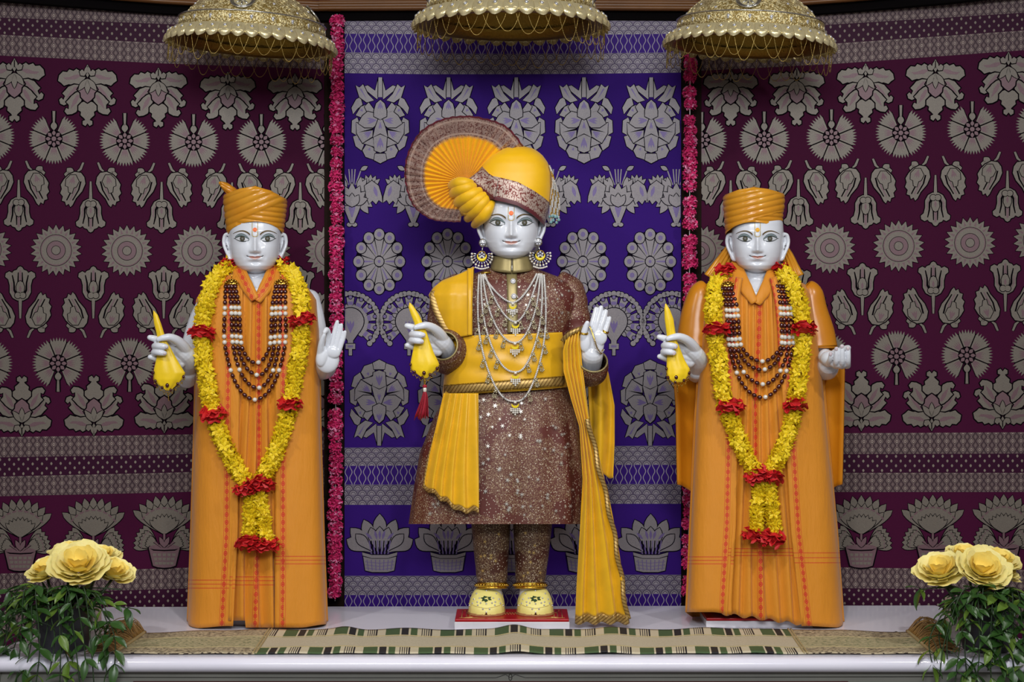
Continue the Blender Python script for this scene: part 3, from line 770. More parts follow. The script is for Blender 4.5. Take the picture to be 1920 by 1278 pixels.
o = C_.mb.build('silk_curtain', [M['purple'], M['purp_sil'], M['purp_mid'], M['purp_dk'], M['b_scale'], M['b_wave']], origin=(0, CY, .95), smooth=False)
tag(o, 'violet silk curtain woven with silver bouquets hanging behind the middle statue', 'curtain', 'silk curtains')
# --- sides
def side(sgn, label):
    C_ = Print(lambda px, py: side_y(px) - fold(px, 2.0 if sgn < 0 else 3.0), -119 if sgn < 0 else 1306, 617 if sgn < 0 else 2039)
    if sgn < 0:
        C_.sheet(-120, 618, -60, 1280, 70, 14); xs = [-120, 0, 310, 617]
        q = [([-12, -8, 9, 30], [28, 33, 45, 58]), ([28, 33, 45, 58], [60, 65, 81, 93]), ([60, 65, 81, 93], [99, 104, 119, 130])]
        q2 = [([820, 819, 815, 808], [858, 857, 852, 842]), ([858, 857, 852, 842], [894, 893, 886, 876]), ([894, 893, 886, 876], [931, 930, 923, 912])]
        q3 = [([1076, 1075, 1065, 1056], [1114, 1113, 1104, 1094]), ([1114, 1113, 1104, 1094], [1151, 1150, 1139, 1128]), ([1151, 1150, 1139, 1128], [1188, 1187, 1176, 1164])]
        R1 = [(-112, 160, 1.06), (27, 170, 1.03), (164, 180, 1.0), (297, 184, .97), (427, 190, .94), (553, 192, .92)]
        R2 = [(-20, 256), (101, 260), (234, 264), (363, 266), (490, 266), (612, 266)]
        R3 = [(-102, 362), (35, 367), (170, 370), (303, 371), (435, 372), (563, 372)]
        R4 = [(-27, 467), (105, 469), (238, 470), (370, 470), (497, 471), (620, 471)]
        R5 = [(-100, 566), (38, 566), (175, 566), (307, 566), (435, 566), (561, 566)]
        R6 = [(-25, 682), (109, 681), (243, 681), (372, 680), (497, 678), (603, 678)]
        R7 = [(-96, 762), (41, 760), (176, 759), (308, 754), (436, 752), (598, 752)]
        R8 = [(-100, 998), (38, 996), (175, 994), (308, 990), (436, 986), (600, 982)]
    else:
        C_.sheet(1305, 2040, -60, 1280, 70, 14); xs = [1306, 1560, 1920, 2040]
        q = [([30, 14, -12, -16], [60, 46, 24, 20]), ([60, 46, 24, 20], [96, 82, 57, 53]), ([96, 82, 57, 53], [133, 120, 94, 90])]
        q2 = [([812, 812, 810, 810], [850, 851, 850, 850]), ([850, 851, 850, 850], [884, 886, 886, 886]), ([884, 886, 886, 886], [920, 922, 922, 922])]
        q3 = [([1062, 1063, 1068, 1068], [1100, 1102, 1106, 1106]), ([1100, 1102, 1106, 1106], [1132, 1134, 1140, 1140]), ([1132, 1134, 1140, 1140], [1170, 1172, 1178, 1178])]
        R1 = [(1370, 184, .92), (1494, 182, .94), (1623, 176, .97), (1754, 170, 1.0), (1891, 158, 1.03), (2030, 146, 1.06)]
        R2 = [(1316, 262), (1433, 261), (1559, 257), (1689, 249), (1823, 242), (1952, 235)]
        R3 = [(1370, 368), (1497, 366), (1623, 363), (1754, 358), (1889, 350), (2026, 344)]
        R4 = [(1313, 470), (1430, 468), (1556, 465), (1685, 461), (1819, 455), (1948, 450)]
        R5 = [(1365, 566), (1492, 564), (1617, 560), (1750, 557), (1885, 553), (2022, 548)]
        R6 = [(1545, 669), (1681, 668), (1813, 666), (1942, 664)]
        R7 = [(1615, 750), (1747, 750), (1880, 746), (2014, 744)]
        R8 = [(1615, 990), (1749, 989), (1882, 988), (2016, 988)]
    for k, (t, b) in enumerate(q + q2 + q3):
        C_.band(xs, t, b, 5 if k % 3 == 1 else 4, 15.5 if k % 3 != 1 else 17.5, 2.5 if k % 3 != 1 else 4)
    for x, y, s in R1: m_leaf(C_.at(x, y, s, -s * 1.02))
    for x, y in R2: m_cornflower(C_.at(x, y, .98, -.98))
    for x, y in R3: m_tulips(C_.at(x, y, 1, -1))
    for x, y in R4: m_sun(C_.at(x, y, .98, .98))
    for x, y in R5: m_tulips(C_.at(x, y, 1.02, 1.02))
    for x, y in R6: m_cornflower(C_.at(x, y))
    for x, y in R7: m_leaf(C_.at(x, y))
    for x, y in R8: m_basket(C_.at(x, y))
    org = Vector(P(310 if sgn < 0 else 1610, 639, .4)); org.z = .7
    o = C_.mb.build('silk_curtain', [M['plum'], M['plum_sil'], M['plum_mid'], M['plum_dk'], M['b_drop'], M['b_dots']], origin=tuple(org), smooth=False)
    tag(o, label, 'curtain', 'silk curtains')
side(-1, 'plum silk curtain with silver palmettes behind the statue wearing the tailed turban')
side(1, 'plum silk curtain with silver palmettes behind the statue with cupped hand')
# ------------------------------------------------------------------ pink blossom strings between the hangings
random.seed(5)
def blossom_mesh(R_=15.5, H=11, n=44, mats=None, w0=5.2, pale=.2):
    """ruffled blossom: cupped petals all round a short barrel, in px turned to metres"""
    mb = MB()
    for k in range(n):
        a = 2.39996 * k + random.uniform(-.2, .2); z = H * (2 * (k + .5) / n - 1); r = R_ * math.sqrt(max(.12, 1 - (z / H / 1.25) ** 2))
        o = Vector((math.cos(a), math.sin(a), .55 * z / H + random.uniform(-.35, .35))).normalized()
        sd = Vector((-math.sin(a), math.cos(a), random.uniform(-.5, .5))).normalized(); up = o.cross(sd); w = w0 * random.uniform(.85, 1.25); c = Vector((r * .55 * math.cos(a), r * .55 * math.sin(a), z * .8)); rows = []
        for t, ww in ((0, .35), (.45, .9), (.8, 1.05), (1, .6)):
            d = r * .55 * t; rows.append([(c + o * (d + (1.2 if s else -.8) * t) + sd * (s * ww * w) + up * ((1 - t * t) * 1.5 * (k % 2 * 2 - 1) + (random.uniform(-1.8, 1.8) if t > .7 else 0) + t * w * .55 * (1 - abs(s)))) * U for s in (-1, 0, 1)])
        mb.grid(rows, m=1 if random.random() < pale else 0)
    mb.lathe([(.1 * U, H * .9 * U), (R_ * .55 * U, H * .6 * U), (R_ * .55 * U, -H * .6 * U), (.1 * U, -H * .9 * U)], 8)
    return mb.mesh('blossom', mats or [M['petal_p'], M['petal_p2']], smooth=False)
BL = [blossom_mesh() for _ in range(4)]
def pink_string(xt, xb, y0, label):
    x, Y, z = P(xt, y0, CY - .052)
    g = thing('blossom_garland', label, 'garland', (x, Y, z), 'pink blossom garlands')
    n = 55; mb = MB(); pt = lambda y: P(xt + (xb - xt) * (y - y0) / 1130, y, CY - .052)
    mb.tube([pt(y) for y in range(y0 - 8, 1135, 20)], .0018, 6); mb.build('string', M['seed_pearl'], g)
    y = y0 + 6.0
    while y < 1126:
        p = Vector(pt(y)); s = random.uniform(.84, .97)
        R = Euler((random.uniform(-.2, .2), random.uniform(-.2, .2), random.uniform(0, 6.3))).to_matrix().to_4x4()
        inst('blossom', random.choice(BL), g, Matrix.Translation(p + Vector((random.uniform(-1.5, 1.5) * U, 0, 0))) @ R @ Matrix.Diagonal((s, s * .85, s * random.uniform(.95, 1.15), 1)))
        y += random.uniform(19, 23) if random.random() > .06 else 31
pink_string(632, 628, 34, 'long pink blossom garland between the tailed-turban statue and the middle statue')
pink_string(1294, 1291, 34, 'long pink blossom garland between the middle statue and the cupped-hand statue')

# ------------------------------------------------------------------ gilt canopies
def petal_mesh(n):
    """one lotus petal of the rim: bulging scrolled lobe, local x along the rim, -y outward, z up"""
    mb = MB(); rows = []; W = 2 * pi / n * .5 * .98
    for i in range(9):
        t = i / 8; row = []
        for k in range(9):
            s = k / 8 * 2 - 1; half = W * (1 if t > .25 else math.sqrt(max(0, 1 - ((.25 - t) / .25) ** 2 * .55)))
            edge = max(0, 1 - abs(s) ** 3); 
            r = 1.0 - .085 * max(0, t - .3) ** 1.4 * 1.6 - .03 * max(0, .2 - t) + .030 * edge * (1 - .5 * t) + .012 * math.exp(-((t - .28) / .1) ** 2) * (1 - s * s)
            a = s * half; row.append((r * math.sin(a), -r * math.cos(a), -.02 - .012 * (1 - s * s) * (1 - t) * 2 + t * .15))
        rows.append(row)
    mb.grid(rows)
    for e in (-1, 1):                                     # raised scrolls
        mb.tube([((1.012) * math.sin(W * e * (.5 + .3 * math.cos(a)) * (1 - a * .03)), -1.016 * math.cos(W * .5), .012 + .02 * math.sin(a)) for a in np.linspace(0, 5, 9)], .006, 5)
    return mb.mesh('lotus_petal', M['rim_gold'])
def loop_mesh(span, sag, r):
    mb = MB(); pts = []
    n = 30
    for i in range(n + 1):
        s = i / n * 2 - 1; pts.append(Vector((math.sin(s * span / 2), -math.cos(s * span / 2), -sag * (1 - abs(s) ** 2.2))))
    for i in range(n): mb.ball(((pts[i] + pts[i + 1]) / 2), (r, r, r), 5, 4)
    mb.tube(pts, r * .55, 4)
    return mb.mesh('chain_loop', M['chain'])
def canopy(label, px, py, Y, Rpx, tilt, seed, medal):
    rnd = random.Random(seed); c = Vector(P(px, py, Y)); R = Rpx * (Y - CAM_Y) / FOC
    root = thing('hanging_canopy', label, 'canopy', tuple(c), 'gilt canopies')
    TM = Matrix.Translation(c) @ Euler((0, tilt, 0)).to_matrix().to_4x4() @ Matrix.Scale(R, 4)
    def put(mb, name, mat):
        me = mb.mesh(name, mat); me.transform(TM); me.transform(Matrix.Translation(-c))
        o = bpy.data.objects.new(name, me); C.objects.link(o); o.parent = root; return o
    def place(name, me, M2, r_=None): return inst(name, me, root, TM @ M2)
    # dome shell, outside and inside
    mb = MB(); mb.lathe([(.80, .285), (.79, .30), (.72, .40), (.62, .49), (.50, .57), (.42, .60)], 72)
    put(mb, 'dome', M['dome_gold'])
    mb = MB(); mb.lathe([(.43, .60), (.44, .63), (.42, .66), (.30, .74), (.20, .90), (.05, 1.0), (.001, 1.0)], 48, fn=lambda a, r, z: .012 * r * math.sin(34 * a) if .5 < z < .75 else 0)
    put(mb, 'crown', M['rim_gold'])
    mb = MB(); mb.lathe([(.86, .13), (.872, .15), (.868, .19), (.858, .25), (.866, .265), (.86, .28), (.80, .287)], 96); b_ = put(mb, 'band', M['dome_gold'])
    mb = MB(); mb.lathe([(.868, .268), (.880, .275), (.868, .284)], 96); put(mb, 'ridge', M['silver'])
    mb = MB(); mb.lathe([(.955, .0), (.93, .06), (.86, .13), (.82, .13)], 72); put(mb, 'rim', M['rim_gold'])
    mb = MB(); mb.lathe([(.80, .10), (.83, .02), (.90, -.006), (.955, .0)], 72); put(mb, 'rim_shaded_underside', M['gold_dark'])  # shade under the rim put into a darker metal colour
    mb = MB(); mb.lathe([(.90, -.005), (.85, .06), (.82, .14), (.80, .18), (.76, .28), (.66, .40), (.45, .52), (.2, .58), (.001, .59)], 72, fn=lambda a, r, z: .008 * math.cos(24 * a) if z < .2 else 0)
    put(mb, 'lining', M['gold_dark'])
    n = 40; pm = petal_mesh(n); lm = [loop_mesh(2 * pi / n * 1.55, .20 + .025 * k, .0052) for k in range(3)]
    gm = MB(); gm.ball((0, 0, 0), (.019, .019, .012), 8, 4); gmesh = gm.mesh('gem', M['diamond'])
    ring = MB(); ring.tube([((.026) * math.cos(a), .026 * math.sin(a), 0) for a in np.linspace(0, 2 * pi, 13)[:-1]], .005, 5, closed=True); rmesh = ring.mesh('gem_setting', M['rim_gold'])
    Rx = Euler((pi / 2, 0, 0)).to_matrix().to_4x4()
    for k in range(n):
        a = 2 * pi * k / n; Z = Euler((0, 0, a)).to_matrix().to_4x4()
        place('lotus_petal', pm, Z)
        Rt = Euler((pi / 2 - .55, 0, 0)).to_matrix().to_4x4()
        g = place('gem_setting', rmesh, Z @ Matrix.Translation((0, -.985, .085)) @ Rt)
        place('gem', gmesh, Z @ Matrix.Translation((0, -.988, .085)) @ Rt)
        place('chain_loop', rnd.choice(lm), Euler((0, 0, a + rnd.uniform(-.04, .04))).to_matrix().to_4x4() @ Matrix.Translation((0, .03, -.015)) @ Matrix.Diagonal((1, 1, rnd.uniform(.8, 1.2), 1)))
    drop = MB(); drop.ball((0, 0, 0), (.020, .026, .010), 8, 4); drop.ball((0, -.02, 0), (.012, .018, .008), 6, 4); dm = drop.mesh('gem', M['diamond'])
    for k in range(22):
        Z = Euler((0, 0, 2 * pi * (k + .5) / 22)).to_matrix().to_4x4(); place('gem', dm, Z @ Matrix.Translation((0, -.868, .215)) @ Rx)
    # scroll work in relief on band and dome
    mb = MB(); rs = random.Random(3)
    for k in range(44):
        a0 = 2 * pi * k / 44; sgn = 1 if k % 2 else -1
        mb.tube([(.868 * math.sin(a0 + .055 * math.cos(t) * (1 - t / 9)), -.868 * math.cos(a0 + .055 * math.cos(t) * (1 - t / 9)), .205 + sgn * .035 * math.sin(t) * (1 - t / 9)) for t in np.linspace(0, 7, 14)], .006, 5)
    put(mb, 'band_scrollwork', M['rim_gold'])['kind'] = 'stuff'
    mb = MB()
    for k in range(150):
        a0 = rs.uniform(0, 2 * pi); t0 = rs.uniform(.05, .95); z0 = .30 + t0 * .28; ro = rs.uniform(.02, .04); d = rs.choice((-1, 1)); pts = []
        for t in np.linspace(0, 7, 12):
            q = ro * (1 - t / 8); zz = z0 + q * math.sin(t) * .9; a = a0 + d * q * math.cos(t) / .65; rr = ip(zz, [.285, .30, .40, .49, .57, .60], [.80, .79, .72, .62, .50, .42]) + .004
            pts.append((rr * math.sin(a), -rr * math.cos(a), zz))
        mb.tube(pts, .0065, 5)
    put(mb, 'dome_scrollwork', M['rim_gold'])['kind'] = 'stuff'
    for k in range(16):
        a = 2 * pi * (k + .25) / 16
        if any(abs((a - m_ + pi) % (2 * pi) - pi) < .3 for m_ in medal): continue
        z_ = .34 + .07 * (k % 2); rr = ip(z_, [.285, .30, .40, .49, .57], [.80, .79, .72, .62, .50]); place('gem', gmesh, Euler((0, 0, a)).to_matrix().to_4x4() @ Matrix.Translation((0, -rr - .006, z_)) @ Euler((.75, 0, 0)).to_matrix().to_4x4())
    for am in medal:                                      # silver wheel medallions on the dome
        mb = MB()
        for rr, th in ((.135, .012), (.112, .007)): mb.tube([(rr * math.cos(a), rr * math.sin(a), 0) for a in np.linspace(0, 2 * pi, 33)[:-1]], th, 6, closed=True)
        for j in range(8):
            a = 2 * pi * j / 8; mb.tube([(.02 * math.cos(a), .02 * math.sin(a), 0), (.06 * math.cos(a), .06 * math.sin(a), .002), (.098 * math.cos(a), .098 * math.sin(a), 0)], [.005, .013, .003], 6)
        mb.ball((0, 0, 0), (.024, .024, .014), 10, 5)
        me = mb.mesh('medallion', M['silver']); o = place('medallion', me, Euler((0, 0, am)).to_matrix().to_4x4() @ Matrix.Translation((0, -.715, .425)) @ Euler((.86, 0, 0)).to_matrix().to_4x4())
        mb = MB(); mb.lathe([(.128, -.006), (.11, .0), (.001, .002)], 28); place('medallion_plate', mb.mesh('medallion_plate', M['rim_gold']), Euler((0, 0, am)).to_matrix().to_4x4() @ Matrix.Translation((0, -.712, .42)) @ Euler((.86, 0, 0)).to_matrix().to_4x4())
    top = MB(); top.tube([(c.x, c.y, c.z + R * .95), (c.x, c.y, 5.2)], .008, 8); top.build('hanging_rod', M['gold'], root)
M['dome_gold'] = chased('chased_gilt_dome')
canopy('gilt hanging canopy with silver wheel medallion above the statue in the tailed turban', 471, 86, -.03, 157, .062, 1, (-.02, 1.75, 3.3))
canopy('widest gilt hanging canopy, cut by the top edge above the middle statue', 958, 50, -.05, 181, .004, 2, (.9, 2.5, 4.2))
canopy('gilt hanging canopy with tilted medallion above the statue with cupped hand', 1405, 87, -.03, 158, .05, 3, (-.18, 1.75, 3.3))
# ------------------------------------------------------------------ statues: shared builders
def PZ(px, py, Y):
    p = P(px, py, Y); return (p[0], p[1], max(p[2], TZ + .003))
class Form:
    """draped body: rows (py, left px, right px, front depth m, back depth m); n = squareness of the section"""
    def __init__(s, rows, n=2.6, yc=0.0): s.r = [list(k) for k in zip(*rows)]; s.n = n; s.yc = yc
    def at(s, py): return [ip(py, s.r[0], s.r[k]) for k in (1, 2, 3, 4)]
    def Y(s, px, py):
        xl, xr, df, db = s.at(py); t = min(1, abs((px - (xl + xr) / 2) / ((xr - xl) / 2))); return s.yc - df * (1 - t ** s.n) ** (1 / s.n)
    def loft(s, mb, ys, seg=72, fn=None, m=0, hem=None, y_of=None):
        rows, uvs = [], []
        for py in ys:
            xl, xr, df, db = s.at(py); row, ur = [], []
            for k in range(seg):
                a = 2 * pi * k / seg; ca, sa = math.cos(a), math.sin(a)
                cx = math.copysign(abs(ca) ** (2 / s.n), ca); sy = math.copysign(abs(sa) ** (2 / s.n), sa)
                px = (xl + xr) / 2 + (xr - xl) / 2 * cx; q = fn(a, px, py) if fn else 0
                Yv = s.yc + (db if sa > 0 else df) * sy; r_ = math.hypot(ca, sa)
                row.append(P(px + q * ca / U, y_of(px, py, sa) if y_of else py, Yv + q * sa)); ur.append((a * 80, py))
            rows.append(row); uvs.append(ur)
        mb.grid(rows, close_u=True, m=m, uv=uvs)

def finish_body(mb, name, mat, parent, vox=.0021, smooth_it=3):
    """closed, overlapping pieces fused into one continuous surface"""
    tmp = mb.build('tmp_body', mat, parent)
    r = tmp.modifiers.new('fuse', 'REMESH'); r.mode = 'VOXEL'; r.voxel_size = vox; r.use_smooth_shade = True
    q = tmp.modifiers.new('relax', 'SMOOTH'); q.factor = .5; q.iterations = smooth_it
    dg = bpy.context.evaluated_depsgraph_get(); me = bpy.data.meshes.new_from_object(tmp.evaluated_get(dg)); me.name = name
    old = tmp.data; bpy.data.objects.remove(tmp); bpy.data.meshes.remove(old)
    me.materials.clear(); me.materials.append(mat); me.polygons.foreach_set('use_smooth', [True] * len(me.polygons))
    o = bpy.data.objects.new(name, me); C.objects.link(o); o.parent = parent; return o

HW = ([-78, -74, -65, -50, -30, -15, 0, 15, 25, 34, 42, 50, 57, 62, 65.5], [.5, 14, 32, 43, 48.5, 49.5, 48.8, 47.8, 46.6, 44.8, 41.6, 36.4, 28, 18, .5])
FD = ([-78, -74, -65, -50, -30, -15, 0, 15, 34, 50, 57, 62, 65.5], [.5, 14, 30, 41, 49, 51, 50, 50, 49, 45.5, 41, 34, 14])
BD = ([-78, -74, -65, -50, -30, 0, 25, 40, 52, 60, 65.5], [.5, 16, 36, 47, 54, 54, 44, 30, 16, 4, .5])
def feat(x, h):
    g = lambda cx, ch, sx, sy, a: a * math.exp(-((x - cx) / sx) ** 2 / 2 - ((h - ch) / sy) ** 2 / 2)
    ax = abs(x); d = 0
    d += g(0, -11, 30, 6, 1.2)
    e = lambda cx, ch, sx, sy, a: a * math.exp(-((ax - cx) / sx) ** 2 / 2 - ((h - ch) / sy) ** 2 / 2)
    d += e(21, -1, 13, 8, -4.0) + e(13, 0, 4, 6, -2.0) + e(24, 0, 9.5, 5.2, 4.4)
    d += e(24, -10, 12, 3.2, 1.2)
    if -10 < h < 40:                                       # nose
        ridge = ip(h, [-10, -4, 6, 16, 21, 25, 28, 40], [1.5, 3.2, 6.8, 12.0, 14.0, 10.5, 2.2, 0]); wx = ip(h, [-10, 6, 18, 24], [2.8, 2.6, 3.5, 4.0]); d += ridge * math.exp(-(x / wx) ** 2 / 2)
    d += e(7.2, 22.6, 2.5, 2.7, 4.4) + g(0, 20.5, 4.4, 4.0, 2.2)
    d += e(4.6, 27.2, 2.2, 1.3, -1.8)
    d += g(0, 30.3, 2.0, 2.6, -1.0)
    d += g(0, 31.8, 9.5, 1.9, 2.8) + g(0, 38.2, 8.2, 2.6, 3.6) + (-2.4 * math.exp(-((h - 34.6 + 3.2 * (x / 15.5) ** 2) / 1.0) ** 2 / 2) if abs(x) < 16 else 0)
    d += g(0, 43.5, 9, 2.4, -2.2) + g(0, 53, 11, 6, 3.2)
    d += e(27, 19, 11, 11, 2.2) + e(18.5, 33.5, 2.6, 3.0, -1.8)
    return d
class Head:
    def __init__(s, cx, ey, sc, yc): s.cx, s.ey, s.s, s.yc = cx, ey, sc, yc
    def dep(s, x, h):
        w = ip(h, *HW); f = ip(h, *FD); t = min(abs(x) / w, .9999)
        return f * (1 - t ** 2.25) ** (1 / 2.25) + feat(x, h) * (1 - t ** 3)
    def pt(s, x, h, off=0.0):
        Y = s.yc - (s.dep(x, h) * s.s) * U - off; return P(s.cx + s.s * x, s.ey + s.s * h, Y)
    def add(s, mb, ears=True):
        hs = [-77.9, -76, -72] + list(np.arange(-66, -12, 3.0)) + list(np.arange(-12, 60, 1.0)) + [61, 62.5, 64, 65, 65.49]; rows = []
        for h in hs:
            w = ip(h, *HW); b = ip(h, *BD); row = []
            for k in range(90):                            # front half
                a = -pi / 2 + pi * k / 90; x = w * math.sin(a); row.append(s.pt(x, h))
            for k in range(30):
                a = pi / 2 + pi * k / 30; x = w * math.sin(a); row.append(P(s.cx + s.s * x, s.ey + s.s * h, s.yc + b * s.s * U * max(0, -math.cos(a)) ** .9))
            rows.append(row)
        b0 = mb.grid(rows, close_u=True); n = 120
        mb.f.append(tuple(range(b0 + n - 1, b0 - 1, -1))); mb.m.append(0); e = b0 + (len(hs) - 1) * n; mb.f.append(tuple(range(e, e + n))); mb.m.append(0)
        if ears:
            for sg in (-1, 1):
                E = lambda x, h, d: P(s.cx + sg * s.s * x, s.ey + s.s * h, s.yc + d * U * s.s)
                mb.limb([E(46, -3, -6), E(50, -9, -4), E(56, -7, -1), E(58.5, 3, 0), E(57.5, 13, -1), E(54, 22, -3), E(50, 30, -4), E(46, 37, -5), E(42, 38, -6), E(41, 33, -7)], [k * U * s.s for k in (2.6, 3.4, 3.6, 3.4, 3.2, 3.0, 3.6, 4.8, 4.6, 3.4)], 10)
                mb.limb([E(47, -1, 8), E(50, 3, 10), E(48, 14, 9), E(44, 26, 4), E(41, 34, -1)], [k * U * s.s for k in (5, 6.8, 6.8, 5.6, 4.4)], 10)
                mb.limb([E(51.5, -3, 1), E(52, 6, 2), E(49, 16, 0), E(46, 24, -3)], [k * U * s.s for k in (1.6, 2.0, 2.0, 1.6)], 8); mb.limb([E(45.5, 8, -3), E(44.5, 14, -5), E(44, 19, -4)], [k * U * s.s for k in (2, 2.8, 2)], 8)
    def strip(s, name, mat, parent, xs, up, lo, off=.0009, rows_=4, **kw):
        """painted patch between an upper and a lower curve (functions or arrays over xs)"""
        mb = MB(); g = []
        for j in range(rows_ + 1):
            r = []
            for i, x in enumerate(xs):
                h = up[i] + (lo[i] - up[i]) * j / rows_; r.append(s.pt(x, h, off))
            g.append(r)
        mb.grid(g); o = mb.build(name, mat, parent); return o
    def face(s, root, tilak='o', lids=True, hat=-34):
        ss = s.s
        for sg in (-1, 1):
            tx = np.linspace(-1, 1, 25); xs = 24 + 13.2 * tx if sg > 0 else -24 - 13.2 * tx   # tx -1 inner corner, +1 outer
            lift = -1.4 * (tx + 1) / 2 + .8
            up = lift - 5.0 * np.clip(1 - np.abs(tx - .05) ** 2.1, 0, 1); lo = lift + 3.6 * np.clip(1 - np.abs(tx + .05) ** 2.2, 0, 1)
            eye = s.strip('eye', M['eye_w'], root, xs, up, lo, .0012, 5)
            # iris, pupil
            ix = sg * 23.6; ih = -.9
            def disc(name, mat, r0, r1, off, cut=True, cx=None, ch=None):
                mb = MB(); rows = []
                for r in (r0, (r0 + r1) / 2, r1):
                    row = []
                    for k in range(24):
                        a = 2 * pi * k / 24; x = (cx or ix) + r * math.cos(a); h = (ch if ch is not None else ih) + r * math.sin(a)
                        if cut: h = max(h, ip(sg * (x), sorted(sg * xs), up[np.argsort(sg * xs)]) + .15); h = min(h, ip(sg * x, sorted(sg * xs), lo[np.argsort(sg * xs)]) - .1)
                        row.append(s.pt(x, h, off))
                    rows.append(row)
                mb.grid(rows, close_u=True); return mb.build(name, mat, eye)
            disc('iris', M['iris'], .05, 4.7, .0018); disc('iris_rim', M['lid_line'], 4.1, 4.9, .0021); disc('pupil', M['black'], .05, 1.9, .0023); disc('pupil_ring', M['eye_w'], .9, 1.25, .0026)
            ext = np.concatenate([tx, [1.12, 1.22]]); xe = sg * (24 + 13.2 * ext); ue = np.concatenate([up, [lift[-1] - .2, lift[-1] - 1.2]]); th = np.concatenate([.5 + 1.0 * np.clip(1 - np.abs(tx - .2) ** 2, 0, 1), [.6, .1]])
            s.strip('upper_lid_line', M['lid_line'], root, xe, ue - th, ue + .3, .0021, 2)
            s.strip('lower_lid_line', M['lid_line'], root, xs, lo - .15, lo + .7 + .5 * np.clip(1 - tx ** 2, 0, 1), .0021, 2)
            cr = up - 2.2 - 3.2 * np.clip(1 - np.abs(tx - .1) ** 2, 0, 1)
            s.strip('eyelid', M['lid'], root, xs, cr, up - .7, .0012, 4)
            s.strip('lid_crease', M['lid_line'], root, xs, cr - .45, cr + .15, .0017, 2)
            bx = np.linspace(0, 1, 22); xb = sg * (9.5 + 32 * bx); hb = -8.2 - 8.8 * np.sin(np.clip(bx * 1.0, 0, 1) ** .8 * pi * .82) + 3.0 * bx; tb = 2.1 * (1 - bx) ** .8 + .45
            s.strip('eyebrow', M['brow'], root, xb, hb - tb * .65, hb + tb * .65, .0019, 2)
        # mouth
        t = np.linspace(-1, 1, 33); xm = 15.5 * t; mid = 34.6 - 3.2 * np.abs(t) ** 2.0 + .5 * np.exp(-(t / .12) ** 2)
        ulip = mid - 3.4 * np.clip(1 - np.abs(t) ** 1.6, 0, 1) + .8 * np.exp(-(t / .14) ** 2); llip = mid + 3.0 * np.clip(1 - np.abs(t / .82) ** 2, 0, 1)
        s.strip('upper_lip', M['lip'], root, xm, ulip + .8, mid, .0019, 3)
        s.strip('lower_lip', M['lip2'], root, xm, mid, llip, .0016, 3)
        s.strip('mouth_line', M['lipline'], root, xm, mid - .45, mid + .45, .0023, 1)
        for sg in (-1, 1):
            q = np.linspace(11.8, 16.6, 8); mm = np.interp(q, xm, mid); s.strip('mouth_corner', M['lid_line'], root, sg * q, mm - .55 * np.sin(np.linspace(.3, pi, 8)) - .2, mm + .45 * np.sin(np.linspace(.3, pi, 8)) + .2, .0026, 1)
        # forehead mark
        mk = MB(); y0 = hat + 2
        path = [(-5.2, h) for h in np.linspace(y0, -8, 10)] + [(-5.2 * math.cos(a), -8 + 3.6 * math.sin(a)) for a in np.linspace(.3, pi - .3, 8)] + [(5.2, h) for h in np.linspace(-8, y0, 10)]
        mk.tube([s.pt(x, h, .0007) for x, h in path], .0011, 6); m_ = mk.build('forehead_mark', M['tilak_y'], root)
        db = MB(); rows = [[s.pt(4.1 * r * math.cos(a), -17.5 + 4.1 * r * math.sin(a), .0016 * (1 - r * r) + .0006) for a in np.linspace(0, 2 * pi, 19)[:-1]] for r in (.02, .5, .85, 1)]
        db.grid(rows, close_u=True); d = db.build('forehead_dot', M['tilak_o'] if tilak == 'o' else M['tilak_gold'], root); d['label'] = 'orange dot on forehead' if tilak == 'o' else 'amber dot on forehead'

def grip_hand(mb, ox, oy, dY=0.0):
    """right hand pinching a cloth: px of the left-hand statue plus an offset"""
    Q = lambda pts: [P(x + ox, y + oy, Y + dY) for x, y, Y in pts]
    R = lambda *r: [k * U for k in r]
    mb.limb(Q([(352, 690, -.06), (354, 676, -.12), (347, 663, -.165), (336, 655, -.18)]), R(17, 18, 16, 12))
    mb.limb(Q([(352, 668, -.14), (345, 651, -.19), (333, 638.5, -.225), (319, 632, -.248), (307, 633, -.256), (297.5, 635.5, -.258)]), R(13, 10.5, 8.6, 7, 6, 4.6))
    mb.limb(Q([(338, 656, -.17), (318, 647, -.19), (301, 639, -.222), (289, 634.5, -.24), (281, 632.5, -.243)]), R(10, 8, 7, 6, 5))
    mb.limb(Q([(338, 664, -.17), (316, 657, -.185), (296, 651, -.215), (290.5, 649, -.243), (297, 648.5, -.268), (305, 649, -.274), (311, 650, -.272)]), R(10, 8, 7.2, 6.6, 6.4, 6, 5))
    mb.limb(Q([(338, 672, -.165), (314, 667, -.185), (295, 663, -.215), (289.5, 660.5, -.241), (295, 660, -.263), (302, 661, -.27), (308, 662, -.268)]), R(10, 8, 7.2, 6.6, 6.2, 5.8, 4.9))
    mb.limb(Q([(338, 680, -.16), (316, 678, -.18), (299, 674.5, -.205), (289, 671, -.228), (281.5, 669, -.236)]), R(10, 7.6, 6.6, 5.8, 4.6))
    return [Q([(311.5, 651, -.2815)])[0], Q([(308.5, 663, -.2775)])[0]]
def nails(root, pts, r=(.0052, .0022, .004)):
    for p in pts:
        mb = MB(); mb.ball(p, r, 10, 6); mb.build('fingernail', M['nail'], root)
def fingers(mb, lst, seg=12):
    for pts, rad in lst: mb.limb([P(*p) for p in pts], [r * U for r in rad], seg)
def ellip(mb, px, py, Y, rx, ry, rd, rot=0):
    mb.ball(P(px, py, Y), (rx * U, rd, ry * U), 24, 14, rot=Euler((0, rot, 0)).to_matrix())

